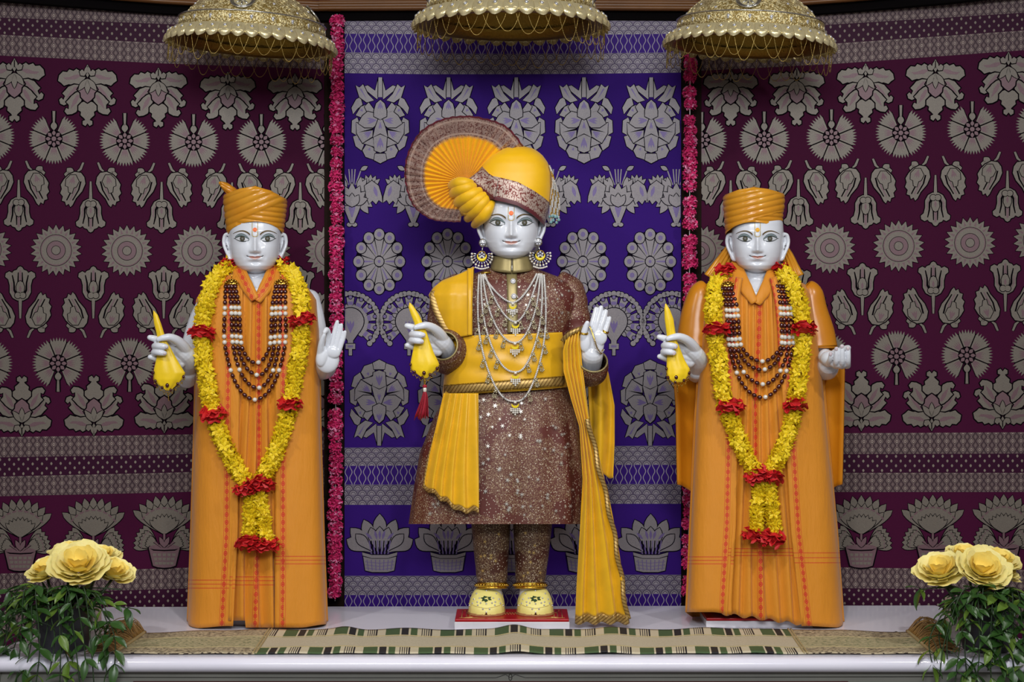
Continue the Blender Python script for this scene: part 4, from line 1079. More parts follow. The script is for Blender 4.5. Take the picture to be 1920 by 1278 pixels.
def panel(name, F, inner, outer_sg, y0, bottom, off, mat, root, u_sg=1, nfront=34, amp=.003, seed=0.0, top=None, ny=70, back=True, th=.003, label=None):
    """front panel of a shawl from its inner edge round the side to the middle of the back"""
    rows, uvs = [], []
    for j in range(ny + 1):
        t = j / ny; row, ur = [], []
        py0 = y0 + (1178 - y0) * t
        xl, xr, df, db = F.at(py0); xi = inner(py0); xo = xl - 3 if outer_sg < 0 else xr + 3
        for k in range(nfront + 1):
            s = k / nfront; px = xi + (xo - xi) * (1 - (1 - s) ** 1.35); b = bottom(px); py = y0 + (b - y0) * t
            if top: tp = top(px); py = tp + (b - tp) * t
            f = amp * (math.sin(px / 17 + seed) + .6 * math.sin(px / 9.5 + 2 * seed + py / 260)) * min(1, (py - y0) / 150) * (1 - s) ** .3
            Y = F.Y(px, py) - off * (1 - s ** 4) - f
            row.append(PZ(px, py, Y)); ur.append((abs(px - xi), py))
        if back:
            xc = (xl + xr) / 2
            for k in range(1, 13):
                s = k / 12; px = xo + (xc - xo) * s; tt = min(1, abs(px - xc) / abs(xo - xc)); row.append(PZ(px, row_y(t, y0, 1172), F.yc + .004 + db * (1 - tt ** F.n) ** (1 / F.n))); ur.append((200 + k * 5, py))
        rows.append(row); uvs.append(ur)
    mb = MB(); mb.grid(rows, uv=uvs); o = mb.build(name, mat, root); solid(o, th, 0)
    if label: o['label'] = label
    return o
def row_y(t, a, b): return a + (b - a) * t
def pleats(name, F, xa, xb, y0, bottom, off, mat, root, n=9, A=.006, cl=None, top=None, ny=60, nx=90, ph=.2, m_hem=None, hem_px=0, label=None, grow=True):
    """pleated cloth between two px edges"""
    rows, uvs = [], []; mb = MB()
    for j in range(ny + 1):
        t = j / ny; row, ur = [], []
        for k in range(nx + 1):
            s = k / nx; py = y0 + (bottom(s) - y0) * t; a, b = xa(py), xb(py); px = a + (b - a) * s
            if top: tp = top(px); py = tp + (bottom(s) - tp) * t
            q = (s * n + ph + .25 * math.sin(py / 170 + s * 5)) % 1.0; d = sstep(0, .80, q) if q < .80 else 1 - sstep(.80, 1, q)
            g = (.45 + .55 * t) if grow else 1
            row.append(PZ(px, py, F.Y(px, py) - off - A * g * d)); ur.append((px - (cl(py) if cl else a), py))
        rows.append(row); uvs.append(ur)
    if m_hem:
        L = bottom(.5) - y0; cut = max(1, int(round(ny * (1 - hem_px / L))))
        mb.grid(rows[:cut + 1], uv=uvs[:cut + 1]); mb.grid(rows[cut:], m=1, uv=uvs[cut:]); o = mb.build(name, [mat, m_hem], root)
    else:
        mb.grid(rows, uv=uvs); o = mb.build(name, mat, root)
    if label: o['label'] = label
    solid(o, .002, 0); return o
def painted_turban(cx, tops, yb_side, yb_c, hwb, hwt, yc, root, k1, period, cross, name='turban'):
    mb = MB(); rows = []; seg = 144; nv = 60
    def pt(a, v, sh=0.0):
        ca, sa = math.cos(a), math.sin(a); fr = max(0, -sa)
        yb = yb_side - (yb_side - yb_c) * fr ** 1.3; yt = ip(ca, [-1, -.5, 0, .5, 1], tops); py = yb + (yt - yb) * v
        hw = hwb + (hwt - hwb) * v ** .8; hw *= 1 - .07 * max(0, (v - .86) / .14) ** 2
        ph = py / period + k1 * ca; up = 1; c0, yl, sl = cross
        if ca > c0 and sa < .3 and py > yl - (ca - c0) * sl: ph = py / (period * .75) - k1 * .38 * ca; up = 0
        g = abs(math.sin(pi * ph)) ** .55 * 2.1 + up * 1.3
        r = (hw + g) * (1 - sh); return P(cx + r * ca, py - sh * 3, yc + r * U * 1.03 * sa)
    for j in range(nv + 1): rows.append([pt(2 * pi * k / seg, j / nv) for k in range(seg)])
    for sh in (.08, .25, .5, .8, .995): rows.append([pt(2 * pi * k / seg, 1, sh) for k in range(seg)])
    mb.grid(rows, close_u=True); return mb.build(name, M['turban_paint'], root)
# ------------------------------------------------------------------ the two statues in saffron robes
def base_z(px, py): return T(px, py)
def plinth(label, x0, x1, y_front, Yb, ztop, mats=True):
    f = T((x0 + x1) / 2, y_front); D = f[1] - CAM_Y; a = (x0 - 960) / FOC * D; b = (x1 - 960) / FOC * D
    r = thing('statue_plinth', label, 'plinth', ((a + b) / 2, (f[1] + Yb) / 2, TZ))
    mb = MB(); mb.box((a, f[1], TZ), (b, Yb, ztop - .011)); o = mb.build('block', M['plinth'], r, smooth=False)
    q = o.modifiers.new('b', 'BEVEL'); q.width = .002; q.segments = 2
    mb = MB(); mb.box((a + .002, f[1] + .002, ztop - .011), (b - .002, Yb - .002, ztop)); o = mb.build('painted_top', M['red_lacquer'], r, smooth=False); o['label'] = 'red lacquered top'
    q = o.modifiers.new('b', 'BEVEL'); q.width = .003; q.segments = 3
    return r, (a, b, f[1], Yb, ztop)
torso_rows = lambda c: [(524, c - 30, c + 30, .045, .05), (545, c - 66, c + 66, .07, .07), (562, c - 84, c + 84, .085, .08), (620, c - 92, c + 92, .095, .085), (760, c - 88, c + 88, .095, .085), (1000, c - 92, c + 92, .1, .085), (1141, c - 82, c + 82, .09, .08)]
def closed_loft(mb, F, ys, seg=40):
    b = len(mb.v); F.loft(mb, ys, seg); mb.uv.clear()
    mb.f.append(tuple(range(b, b + seg))); mb.m.append(0); e = b + (len(ys) - 1) * seg; mb.f.append(tuple(range(e + seg - 1, e - 1, -1))); mb.m.append(0)
def neck(mb, cx, y0, y1, r, yc): mb.limb([P(cx, y0, yc), P(cx, (y0 + y1) / 2, yc), P(cx, y1, yc + .005)], [r * U * .96, r * U, r * U * 1.25], 24)

# --- statue on the left: bare arms, turban with a knotted tail, raised palm
plinth('low marble plinth under the statue in the tailed turban', 385, 575, 1172, .10, .985)
S1 = thing('marble_statue', 'white marble statue in tailed ochre turban raising its open palm', 'statue', (P(480, 1150)[0], 0, .985), 'white marble statues')
F1 = Form([(505, 446, 512, .03, .05), (518, 425, 535, .06, .07), (532, 400, 560, .088, .08), (546, 380, 583, .106, .09), (562, 371, 592, .118, .10), (620, 369, 597, .128, .105), (700, 368, 598, .131, .105), (800, 366, 599, .132, .1), (1000, 360, 605, .14, .1), (1182, 353, 612, .146, .1)], 4.6)
H1 = Head(478, 448, 1.0, -.015)
mb = MB(); H1.add(mb); neck(mb, 481, 500, 560, 24.5, -.01)
closed_loft(mb, Form(torso_rows(481), 2.2), [524, 535, 545, 562, 620, 700, 760, 880, 1000, 1100, 1141])
ellip(mb, 481, 548, -.035, 40, 30, .055)
fingers(mb, [([(398, 560, 0), (378, 596, .01), (362, 645, .02), (352, 690, .02), (350, 708, 0)], (22, 22, 21, 21, 20)), ([(350, 708, 0), (353, 696, -.05)], (20, 18))], 18)
N1 = grip_hand(mb, 0, 0)
fingers(mb, [([(580, 562, 0), (590, 600, .0), (596, 650, .02), (600, 692, .02)], (20, 19, 20, 21)), ([(600, 692, .02), (609, 690, -.06), (613, 682, -.13)], (21, 20, 19))], 18)
ellip(mb, 614, 674, -.15, 22, 25, .022, .12); ellip(mb, 604, 668, -.166, 11, 19, .016, .2); ellip(mb, 624, 658, -.166, 15, 13, .014, .4)
fingers(mb, [([(601, 662, -.165), (602, 646, -.185), (605, 634, -.195), (607.5, 628, -.2)], (7.5, 5.6, 4.8, 3.6)),
             ([(614, 652, -.16), (615, 634, -.165), (614.5, 622, -.175), (612, 618, -.19), (608.5, 622.5, -.2)], (6, 5.6, 5.6, 5.2, 4)),
             ([(622, 650, -.165), (626, 632, -.165), (629.5, 615, -.165), (632.5, 603, -.168)], (6, 5.4, 5, 3.6)),
             ([(630, 652, -.165), (634, 636, -.165), (638, 620, -.165), (640, 609, -.168)], (5.8, 5.2, 4.8, 3.5)),
             ([(635, 658, -.165), (640, 644, -.165), (644.5, 632, -.165), (647, 622, -.168)], (5.4, 4.8, 4.3, 3.2))])
finish_body(mb, 'body', M['marble'], S1); H1.face(S1, 'o', hat=-33); nails(S1, N1)
painted_turban(479, [364, 353, 349, 357, 373], 441, 415, 50, 59, -.012, S1, 1.9, 12.5, (-.65, 414, 22))
tail = MB(); tail.limb([P(446, 368, .0), P(434, 359, -.02), (P(422, 349, -.03)), P(413, 343, -.03)], [9 * U, 10 * U, 8 * U, 3 * U], 16)
for e in (-3, 2): tail.limb([P(446, 366 + e, -.015), P(432, 356 + e, -.038), P(416, 346 + e, -.04)], [5 * U, 5.5 * U, 3 * U], 10)
tail.build('turban_tail', M['turban_paint'], bpy.data.objects['turban'])
RED = [(22, 11, 14.5)]
mL = saffron('saffron_cotton_left_panel', [(21, 11, 14.5)], [1087, 1094.5, 1102]); mR = saffron('saffron_cotton_right_panel', [(15, 11, 14.5)], [1042.5, 1049.5, 1056.5]); mC = saffron('saffron_cotton_pleated', [(0, 11, 13.5)], [1081, 1088, 1096]); mK = saffron('saffron_cotton_collar', [(12, 11, 13)], []); mP = saffron('saffron_cotton_plain', [], [])
pleats('dhoti', F1, lambda y: ip(y, [505, 560, 700, 900, 1180], [440, 440, 436, 425, 424]), lambda y: ip(y, [505, 560, 700, 900, 1180], [525, 525, 530, 538, 538]), 545, lambda s: 1163 + (13 if .32 < s < .8 else 0), .004, mC, S1, 5, .026, cl=lambda y: ip(y, [560, 700, 900, 1180], [485, 485, 486, 478]), top=lambda x: 556 - abs(x - 479) * 1.35)
panel('shawl_panel', F1, lambda y: ip(y, [505, 520, 560, 620, 700, 850, 1000, 1178], [442, 446, 452, 450, 449, 447, 446, 437]), -1, 505, lambda x: 1175 - 2 * math.sin(x / 21), .021, mL, S1, seed=.4)
panel('shawl_panel', F1, lambda y: ip(y, [505, 520, 560, 620, 700, 850, 1000, 1178], [518, 515, 512, 515, 516, 516, 516, 515]), 1, 505, lambda x: 1176 - 6 * sstep(560, 612, x), .024, mR, S1, seed=1.7)
mb = MB(); ribbon(mb, [(447, 490, .01), (446, 500, -.035), (452, 516, -.080), (463, 536, -.118), (478, 561, -.142)], [20, 24, 26, 24, 16], 7, .006); o = mb.build('collar_fold', mK, S1); solid(o, .003, 0)
mb = MB(); ribbon(mb, [(511, 492, .01), (513, 502, -.035), (508, 518, -.080), (497, 540, -.118), (482, 564, -.142)], [18, 22, 25, 24, 14], 7, .006); o = mb.build('collar_fold', mK, S1); solid(o, .003, 0)

# --- statue on the right: painted cape with sleeves, cupped hand
plinth('low marble plinth showing under the robe of the cupped-hand statue', 1324, 1524, 1176, .10, .985)
S3 = thing('marble_statue', 'white marble statue in plain ochre turban and cape with cupped hand', 'statue', (P(1424, 1150)[0], 0, .985), 'white marble statues')
F3 = Form([(505, 1388, 1456, .03, .05), (518, 1372, 1476, .06, .07), (532, 1345, 1504, .088, .08), (546, 1330, 1518, .106, .09), (562, 1323, 1521, .118, .10), (620, 1318, 1530, .128, .105), (700, 1311, 1541, .131, .105), (800, 1305, 1549, .132, .1), (1000, 1296, 1568, .14, .1), (1182, 1288, 1581, .146, .1)], 4.6)
H3 = Head(1420.5, 448, .985, -.015)
mb = MB(); H3.add(mb); neck(mb, 1416, 500, 565, 24.5, -.01)
closed_loft(mb, Form(torso_rows(1422), 2.2), [524, 535, 545, 562, 620, 700, 760, 880, 1000, 1100, 1141])
ellip(mb, 1416, 556, -.04, 38, 34, .058)
fingers(mb, [([(1345, 560, 0), (1325, 600, .01), (1312, 650, .02), (1308, 696, .02)], (21, 21, 20, 21)), ([(1308, 696, .02), (1307, 694, -.05)], (22, 18))], 18)
N3 = grip_hand(mb, 955, -1)
fingers(mb, [([(1505, 560, 0), (1520, 600, .01), (1532, 650, .02), (1542, 690, .02)], (20, 20, 20, 22)), ([(1542, 690, .02), (1550, 690, -.06), (1553, 684, -.12)], (22, 22, 19))], 18)
ellip(mb, 1556, 672, -.16, 18, 15, .04); ellip(mb, 1574, 682, -.20, 19, 9, .035); ellip(mb, 1548, 668, -.14, 14, 14, .03)
fingers(mb, [([(1553, 682, -.19), (1556, 675, -.225), (1557.5, 668, -.238), (1557.8, 663.5, -.24)], (5.6, 4.8, 4.4, 4.0)),
             ([(1566, 685, -.2), (1567.5, 678, -.238), (1568.2, 664, -.25), (1568.5, 654, -.25)], (6, 4.9, 4.7, 4.3)),
             ([(1578, 686, -.2), (1578.8, 679, -.24), (1578.8, 662, -.253), (1578.8, 649.5, -.253)], (6.2, 5.0, 4.9, 4.4)),
             ([(1589, 685, -.2), (1590, 678, -.236), (1590.2, 664, -.249), (1590.2, 652.5, -.249)], (6.2, 5.0, 4.9, 4.4)),
             ([(1566, 662, -.15), (1578, 656, -.17), (1590, 652, -.19)], (8, 6.5, 5.5))])
finish_body(mb, 'body', M['marble'], S3); H3.face(S3, 'y', hat=-33)
nails(S3, N3 + [P(1557.6, 663.5, -.2485), P(1568.4, 654, -.259), P(1578.8, 649.5, -.2625), P(1590.2, 653, -.2585)], (.0062, .0022, .0075))
tb3 = painted_turban(1413.5, [365, 355, 351, 354, 362], 441, 416, 50, 56, -.012, S3, 1.25, 11.0, (0.0, 410, 14))
for pts, w in (([(1376, 455, .02), (1362, 480, .03), (1350, 500, .035), (1336, 523, .03)], [14, 24, 30, 36]), ([(1463, 455, .02), (1476, 480, .03), (1484, 500, .035), (1492, 520, .03)], [14, 22, 26, 32])):
    mb = MB(); ribbon(mb, pts, w, 17, .01, ripple=lambda s, L: .006 * abs(math.sin(s * pi * 4))); o = mb.build('turban_drape', M['turban_paint'], tb3); solid(o, .004, 0)
# cape hanging behind, and its two sleeves
mb = MB(); rows = []
for j in range(41):
    t = j / 40; row = []
    for k in range(49):
        s = k / 48; e = abs(2 * s - 1); yb = 926 - 18 * sstep(.75, 1, e); py = 552 + (yb - 552) * t
        xl = ip(py, [552, 600, 690, 760, 926], [1306, 1288, 1262, 1268, 1271]); xr = ip(py, [552, 600, 690, 800, 926], [1532, 1552, 1583, 1581, 1578])
        px = xl + (xr - xl) * s; row.append(P(px, py, .115 - .10 * e ** 3 + .010 * math.sin(px / 7.5) * t))
    rows.append(row)
mb.grid(rows); o = mb.build('cape', M['cape_paint'], S3); solid(o, .008, 0)
for pts, r in (([(1326, 539, .0), (1316, 551, .0), (1309, 585, 0), (1306, 622, -.005), (1305, 652, -.01)], (13, 22, 28, 32, 34)), ([(1510, 539, 0), (1519, 551, 0), (1523, 585, 0), (1532, 622, -.005), (1536, 652, -.01)], (13, 21, 26, 29, 31))):
    mb = MB(); pth, rr = smooth_path([P(*p) for p in pts], 6, [q * U for q in r]); mb.tube(pth, rr, 28, caps=False); o = mb.build('cape_sleeve', M['cape_paint'], S3); solid(o, .006, -1)
    mb = MB(); c = Vector(pth[-1]); mb.tube([c + Vector((math.cos(a) * rr[-1], math.sin(a) * rr[-1], .004)) for a in np.linspace(0, 2 * pi, 29)[:-1]], .004, 6, closed=True); mb.build('sleeve_hem', M['cape_paint'], S3)
mL3 = saffron('saffron_cotton_left_panel_b', [(17, 11, 13.5)], [1043.5, 1050, 1056.5]); mR3 = saffron('saffron_cotton_right_panel_b', [(14, 11, 13.5)], [1036, 1045, 1054.5]); mC3 = saffron('saffron_cotton_pleated_b', [(0, 11, 14.5)], [1028, 1035, 1041])
pleats('dhoti', F3, lambda y: ip(y, [505, 560, 700, 900, 1180], [1378, 1378, 1376, 1366, 1352]), lambda y: ip(y, [505, 560, 700, 900, 1180], [1464, 1466, 1474, 1490, 1512]), 545, lambda s: 1150 + 21 * s + (3 * math.sin(s * 30)), .004, mC3, S3, 7, .022, cl=lambda y: ip(y, [560, 650, 750, 950, 1040, 1180], [1425, 1422, 1416, 1418, 1426, 1427]), top=lambda x: 562 - abs(x - 1418) * 1.35)
panel('shawl_panel', F3, lambda y: ip(y, [505, 520, 560, 620, 700, 850, 1000, 1148], [1384, 1386, 1388, 1386, 1385, 1383, 1380, 1372]), -1, 505, lambda x: 1147 + 6 * sstep(1335, 1380, x), .021, mL3, S3, seed=.9)
panel('shawl_panel', F3, lambda y: ip(y, [505, 520, 560, 620, 700, 850, 1000, 1178], [1456, 1455, 1456, 1460, 1464, 1474, 1483, 1503]), 1, 505, lambda x: 1173 + 3 * sstep(1510, 1581, x), .024, mR3, S3, seed=2.4)
mb = MB(); ribbon(mb, [(1384, 488, .01), (1381, 500, -.035), (1388, 520, -.080), (1399, 541, -.118), (1415, 567, -.142)], [18, 24, 26, 24, 14], 7, .006); o = mb.build('collar_fold', mP, S3); solid(o, .003, 0)
mb = MB(); ribbon(mb, [(1386, 520, -.105), (1380, 560, -.142), (1380, 620, -.150), (1382, 690, -.152)], 13, 5, .004); o = mb.build('collar_border', mK, S3); solid(o, .003, 0)
mb = MB(); ribbon(mb, [(1449, 490, .01), (1451, 502, -.035), (1446, 520, -.080), (1436, 542, -.118), (1419, 569, -.142)], [18, 22, 25, 24, 14], 7, .006); o = mb.build('collar_fold', mP, S3); solid(o, .003, 0)
mb = MB(); ribbon(mb, [(1449, 520, -.105), (1458, 560, -.142), (1464, 620, -.150), (1466, 690, -.152)], 13, 5, .004); o = mb.build('collar_border', mK, S3); solid(o, .003, 0)
# ------------------------------------------------------------------ the middle statue, dressed in brocade
PT_Z = CAM_Z - (1160 - HZ) / FOC * 6.24
pl, pb = plinth('marble plinth with gilded red top under the cream shoes', 852, 1068, 1180, .055, PT_Z)
mb = MB()                                                # gilt line ornament on the red top
def pp(u, v): return (pb[0] + (pb[1] - pb[0]) * u, pb[2] + (pb[3] - pb[2]) * v, PT_Z + .0006)
for e in (0, 1):
    X_ = lambda u: 1 - u if e else u
    for pts in ([(.06, .15), (.06, .8), (.10, .8), (.10, .2), (.16, .15)], [(.04, .1), (.2, .1)], [(.13, .25), (.13, .6), (.1, .6)]): mb.tube([pp(X_(u), v) for u, v in pts], .0013, 5)
for k in range(7): mb.tube([pp(.42 + k * .025 + .01 * math.cos(a), .55 + .1 * math.sin(a)) for a in np.linspace(0, 5, 8)], .0011, 5)
mb.build('gilt_ornament', M['goldstar'], pl)
S2 = thing('marble_statue', 'white marble statue dressed in brocade tunic with large fan-crested yellow turban', 'statue', (P(960, 1150)[0], 0, PT_Z), 'white marble statues')
F2 = Form([(500, 922, 1000, .045, .05), (508, 902, 1018, .06, .06), (518, 872, 1046, .080, .07), (532, 846, 1074, .10, .09), (552, 832, 1086, .116, .095), (580, 836, 1080, .126, .1), (620, 846, 1068, .13, .1), (700, 846, 1062, .13, .1), (730, 842, 1066, .132, .1), (780, 815, 1080, .148, .115), (850, 788, 1092, .165, .13), (920, 776, 1098, .175, .135), (982, 767, 1096, .18, .14)], 2.4)
H2 = Head(958.5, 418, 1.06, -.015)
mb = MB(); H2.add(mb); neck(mb, 960, 470, 545, 26, -.01)
closed_loft(mb, Form([(515, 930, 990, .05, .05), (535, 880, 1040, .07, .06), (560, 850, 1066, .09, .07), (620, 862, 1052, .1, .07), (735, 862, 1052, .1, .07), (820, 850, 1070, .12, .09), (960, 880, 1036, .08, .08)], 2.2), [515, 535, 560, 620, 735, 820, 900, 960])
for x0, x1 in ((921, 922), (998, 993)):
    fingers(mb, [([(x0, 930, 0), (x0, 985, 0), (x1, 1060, .005), (x1, 1105, 0), (x1, 1120, -.004)], (30, 29, 24, 19, 20))], 20)
fingers(mb, [([(838, 560, 0), (836, 600, .01), (846, 660, .02), (840, 662, -.06)], (20, 20, 22, 20)), ([(1075, 560, 0), (1084, 600, .01), (1096, 660, 0), (1104, 688, -.07), (1110, 664, -.152)], (18, 18, 19, 21, 21))], 16)
N2 = grip_hand(mb, 482, -22)
ellip(mb, 1110.5, 645, -.165, 22, 27, .024, .12); ellip(mb, 1109, 656, -.15, 20, 14, .024); ellip(mb, 1099, 641, -.18, 11, 19, .016, .15); ellip(mb, 1122, 632, -.178, 16, 16, .014, .3)
fingers(mb, [([(1095, 640, -.175), (1094.5, 626, -.19), (1098, 613, -.195), (1101, 605, -.198)], (8, 6.2, 5.4, 4.2)),
             ([(1107, 622, -.175), (1110.5, 608, -.175), (1114.5, 592, -.172), (1117.5, 579, -.17)], (6.4, 5.6, 5.2, 4.2)),
             ([(1115, 622, -.176), (1119, 606, -.176), (1123.5, 590, -.173), (1127, 576.5, -.172)], (6.6, 5.8, 5.5, 4.4)),
             ([(1123, 626, -.176), (1127.5, 611, -.176), (1132.5, 596, -.173), (1136, 583.5, -.172)], (6.4, 5.6, 5.3, 4.2)),
             ([(1130, 634, -.174), (1135, 620, -.174), (1139.5, 607, -.172), (1143, 596, -.172)], (5.8, 5.0, 4.6, 3.6))], 12)
finish_body(mb, 'body', M['marble'], S2); H2.face(S2, 'o', hat=-31); nails(S2, N2)
mb = MB()
for sg in (-1, 1): mb.limb([P(958.5 + sg * 52, 398, -.035), P(958.5 + sg * 51.5, 412, -.035), P(958.5 + sg * 50.5, 424, -.03)], [2.5 * U, 3 * U, 1.2 * U], 8)
mb.build('sideburns', M['hair'], S2)
# trousers, anklets, shoes
def star_on(mb, fn, px, py, r, m=0, rot=0.0, n=6):
    pts = []
    for k in range(2 * n):
        rr = r if k % 2 == 0 else r * .28; a = pi * k / n + rot; pts.append(fn(px + rr * math.cos(a), py + rr * math.sin(a)))
    mb.face(pts[::-1], m)
random.seed(11); stars = MB()
for nm, (a0, a1, b0, b1, c0, c1) in (('l', (884, 957, 889, 954, 895, 950)), ('r', (962, 1035, 965, 1029, 967, 1021))):
    FL = Form([(940, a0, a1, .072, .072), (985, a0, a1, .072, .072), (1040, b0, b1, .064, .064), (1096, c0, c1, .054, .054)], 2.0)
    mb = MB(); FL.loft(mb, list(np.linspace(940, 1096, 30)), 40, fn=lambda a, px, py: .0012 * math.sin(py / 5 + 2 * math.sin(a)) * sstep(1040, 1096, py)); o = mb.build('trouser_leg', M['trouser'], S2)
    for k in range(9):
        x, y = random.uniform(c0 + 6, c1 - 6), random.uniform(992, 1088); star_on(stars, lambda u, v: P(u, v, FL.Y(u, v) - .002), x, y, 4.6, 0, random.random(), 5)
stars.build('trouser_stars', M['goldstar'], S2, smooth=False, kind='stuff')
for i, (x0, x1) in enumerate(((895, 949), (967, 1021))):
    c = (x0 + x1) / 2; r = (x1 - x0) / 2 + 2; a = thing('gold_anklet', 'beaded gold anklet on the ankle nearer the %s' % ('red tassel' if i == 0 else 'trailing yellow shawl'), 'anklet', P(c, 1097, 0), 'gold anklets')
    mb = MB()
    for dy, th in ((-4, 1.6), (4.5, 1.8)): mb.tube([P(c + r * math.cos(t), 1097 + dy, -.002 + r * U * math.sin(t)) for t in np.linspace(0, 2 * pi, 41)[:-1]], th * U, 6, closed=True)
    mb.tube([P(c + (r - 1.5) * math.cos(t), 1097, -.002 + (r - 1.5) * U * math.sin(t)) for t in np.linspace(0, 2 * pi, 41)[:-1]], 4 * U, 8, closed=True)
    mb.build('band', M['gold'], a)
    mb = MB()
    for t in np.linspace(0, 2 * pi, 31)[:-1]: mb.ball(P(c + (r + 1.5) * math.cos(t), 1096.5, -.002 + (r + 1.5) * U * math.sin(t)), 2.7 * U, 7, 5)
    mb.build('beads', M['gold'], a, kind='stuff')
def shoe(cx, sg, label):
    s = thing('shoe', label, 'shoe', P(cx, 1152, -.03), 'cream shoes')
    z0 = PT_Z + .001; D = 6.33; X0 = (cx - 960) / FOC * D
    prof = [(-.112, .004, .012), (-.110, .022, .022), (-.106, .034, .032), (-.098, .046, .045), (-.085, .058, .062), (-.06, .066, .080), (-.03, .067, .090), (.0, .064, .094), (.025, .056, .094), (.042, .040, .086), (.048, .02, .07)]
    def pt(k, a, out=0.0):
        y, hw, hz = k; cb = math.copysign(abs(math.cos(a)) ** .72, math.cos(a)); return (X0 + sg * .004 * (y < 0) + (hw + out) * cb, y - (out if y < -.09 else 0), z0 + .006 + (hz - .006 + out) * max(0, math.sin(a)) ** .8)
    def at(y): return (y, ip(y, [p[0] for p in prof], [p[1] for p in prof]), ip(y, [p[0] for p in prof], [p[2] for p in prof]))
    ys = list([-.112, -.1115, -.110, -.108] + list(np.linspace(-.106, .048, 30))); mb = MB(); rows = [[pt(at(y), pi * k / 24) for k in range(25)] for y in ys]
    b = mb.grid(rows); mb.f.append(tuple(range(b, b + 25))); mb.m.append(0); e = b + 33 * 25; mb.f.append(tuple(range(e + 24, e - 1, -1))); mb.m.append(0)
    mb.build('upper', M['shoe'], s)
    mb = MB(); ol = [(X0 + sg * .004 * (y < 0) + at(y)[1] * 1.03 + .0015, y) for y in np.linspace(-.111, .05, 22)] + [(X0 + sg * .004 * (y < 0) - at(y)[1] * 1.03 - .0015, y) for y in np.linspace(.05, -.111, 22)]
    mb.prism([(x, y, z0) for x, y in ol], (0, 0, .008)); mb.build('sole', M['sole'], s, smooth=False)
    seam = [(-.030, .08), (-.065, .12), (-.092, .20), (-.104, .34), (-.1072, .5), (-.104, .66), (-.092, .80), (-.065, .88), (-.030, .92)]
    mb = MB(); mb.tube(smooth_path([pt(at(y), pi * t, .0006) for y, t in seam], 5), .0017, 6); mb.build('toe_seam', M['shoe'], s)
    mb = MB(); mb.tube(smooth_path([pt(at(y), pi * t, .001) for y, t in ((.02, .14), (.0, .25), (-.012, .4), (-.015, .5), (-.012, .6), (.0, .75), (.02, .86))], 5), .003, 8); mb.build('opening_trim', M['sock'], s)
    rn = random.Random(int(cx)); gem = MB(); gem.ball((0, 0, 0), .0036, 6, 4); gm = gem.mesh('rhinestone', M['diamond'])
    for y, t in [(-.05, .5), (-.06, .36), (-.06, .64), (-.075, .27), (-.075, .73), (-.083, .40), (-.083, .6), (-.099, .5), (-.096, .40), (-.096, .6), (-.091, .33), (-.091, .67)] + [(-.060 - .0515 * math.sin(pi * q), .06 + .88 * q) for q in np.linspace(.04, .96, 9)]:
        inst('rhinestone', gm, s, Matrix.Translation(pt(at(y), pi * t, .001)))
    mb = MB()
    for a in (.3, 1.3, 2.4, 3.5, 4.8, 5.6):
        c, t = -.0865, .5; p2 = [pt(at(c + .75 * r * math.sin(a + d)), pi * (t + r * 6.5 * math.cos(a + d)), .0022) for r, d in ((.002, 0), (.007, .5), (.0125, 0), (.007, -.5))]; mb.face(p2)
    o = mb.build('leaf_embroidery', M['green'], s, smooth=False); solid(o, .0012, 0)
shoe(914, -1, 'cream jewelled shoe on the red-topped plinth, nearer the red tassel side')
shoe(1002, 1, 'cream jewelled shoe on the red-topped plinth, nearer the trailing shawl')
# tunic
mb = MB(); ys = list(np.linspace(500, 740, 40)) + list(np.linspace(745, 982, 50))
F2.loft(mb, ys, 110, fn=lambda a, px, py: (.006 * sstep(760, 980, py) * math.sin(a * 7 + .8) + .004 * sstep(740, 820, py) * math.sin(a * 15)) * (1 if math.sin(a) < .3 else .4), y_of=lambda px, py, sa: py)
random.seed(4)
for k in range(90):
    y = random.uniform(745, 972); xl, xr, _, _ = F2.at(y); x = random.uniform(xl + 14, xr - 14); star_on(mb, lambda u, v: P(u, v, F2.Y(u, v) - .010), x, y, random.uniform(3.6, 5.4), 1, random.random())
for k in range(60):
    y = random.uniform(525, 618); x = random.uniform(880, 1075); star_on(mb, lambda u, v: P(u, v, F2.Y(u, v) - .0025), x, y, random.uniform(2.2, 3.4), 1, random.random())
mb.uv.clear(); tun = mb.build('tunic', [M['brocade'], M['star']], S2)
def sleeve(name, segs):
    for pts, r in segs:
        mb = MB(); pth, rr = smooth_path([P(*p) for p in pts], 7, [q * U for q in r]); rr = [q * (1 + .03 * math.sin(i * 1.3)) for i, q in enumerate(rr)]; mb.tube(pth, rr, 30, caps=False); o = mb.build(name, M['brocade'], S2); solid(o, .004, -1)
        c, t = Vector(pth[-1]), (Vector(pth[-1]) - Vector(pth[-3])).normalized(); up = t.orthogonal().normalized(); sd = t.cross(up)
        mb = MB(); mb.tube([c + (up * math.cos(a) + sd * math.sin(a)) * (rr[-1] + .001) for a in np.linspace(0, 2 * pi, 33)[:-1]], .0035, 6, closed=True); mb.build('cuff_edge', M['collar_gold'], S2)
sleeve('sleeve', [([(866, 528, .01), (842, 548, .0), (834, 585, .005), (838, 622, .01), (845, 658, .0), (842, 660, -.06), (836, 652, -.125), (832, 648, -.155)], (16, 25, 29, 34, 38, 39, 34, 25)),
                  ([(1046, 524, .01), (1070, 545, 0), (1077, 585, .0), (1084, 625, .0), (1093, 668, .0), (1102, 692, -.05), (1109, 690, -.11), (1112, 676, -.15)], (16, 24, 25, 26, 28, 30, 29, 25))])
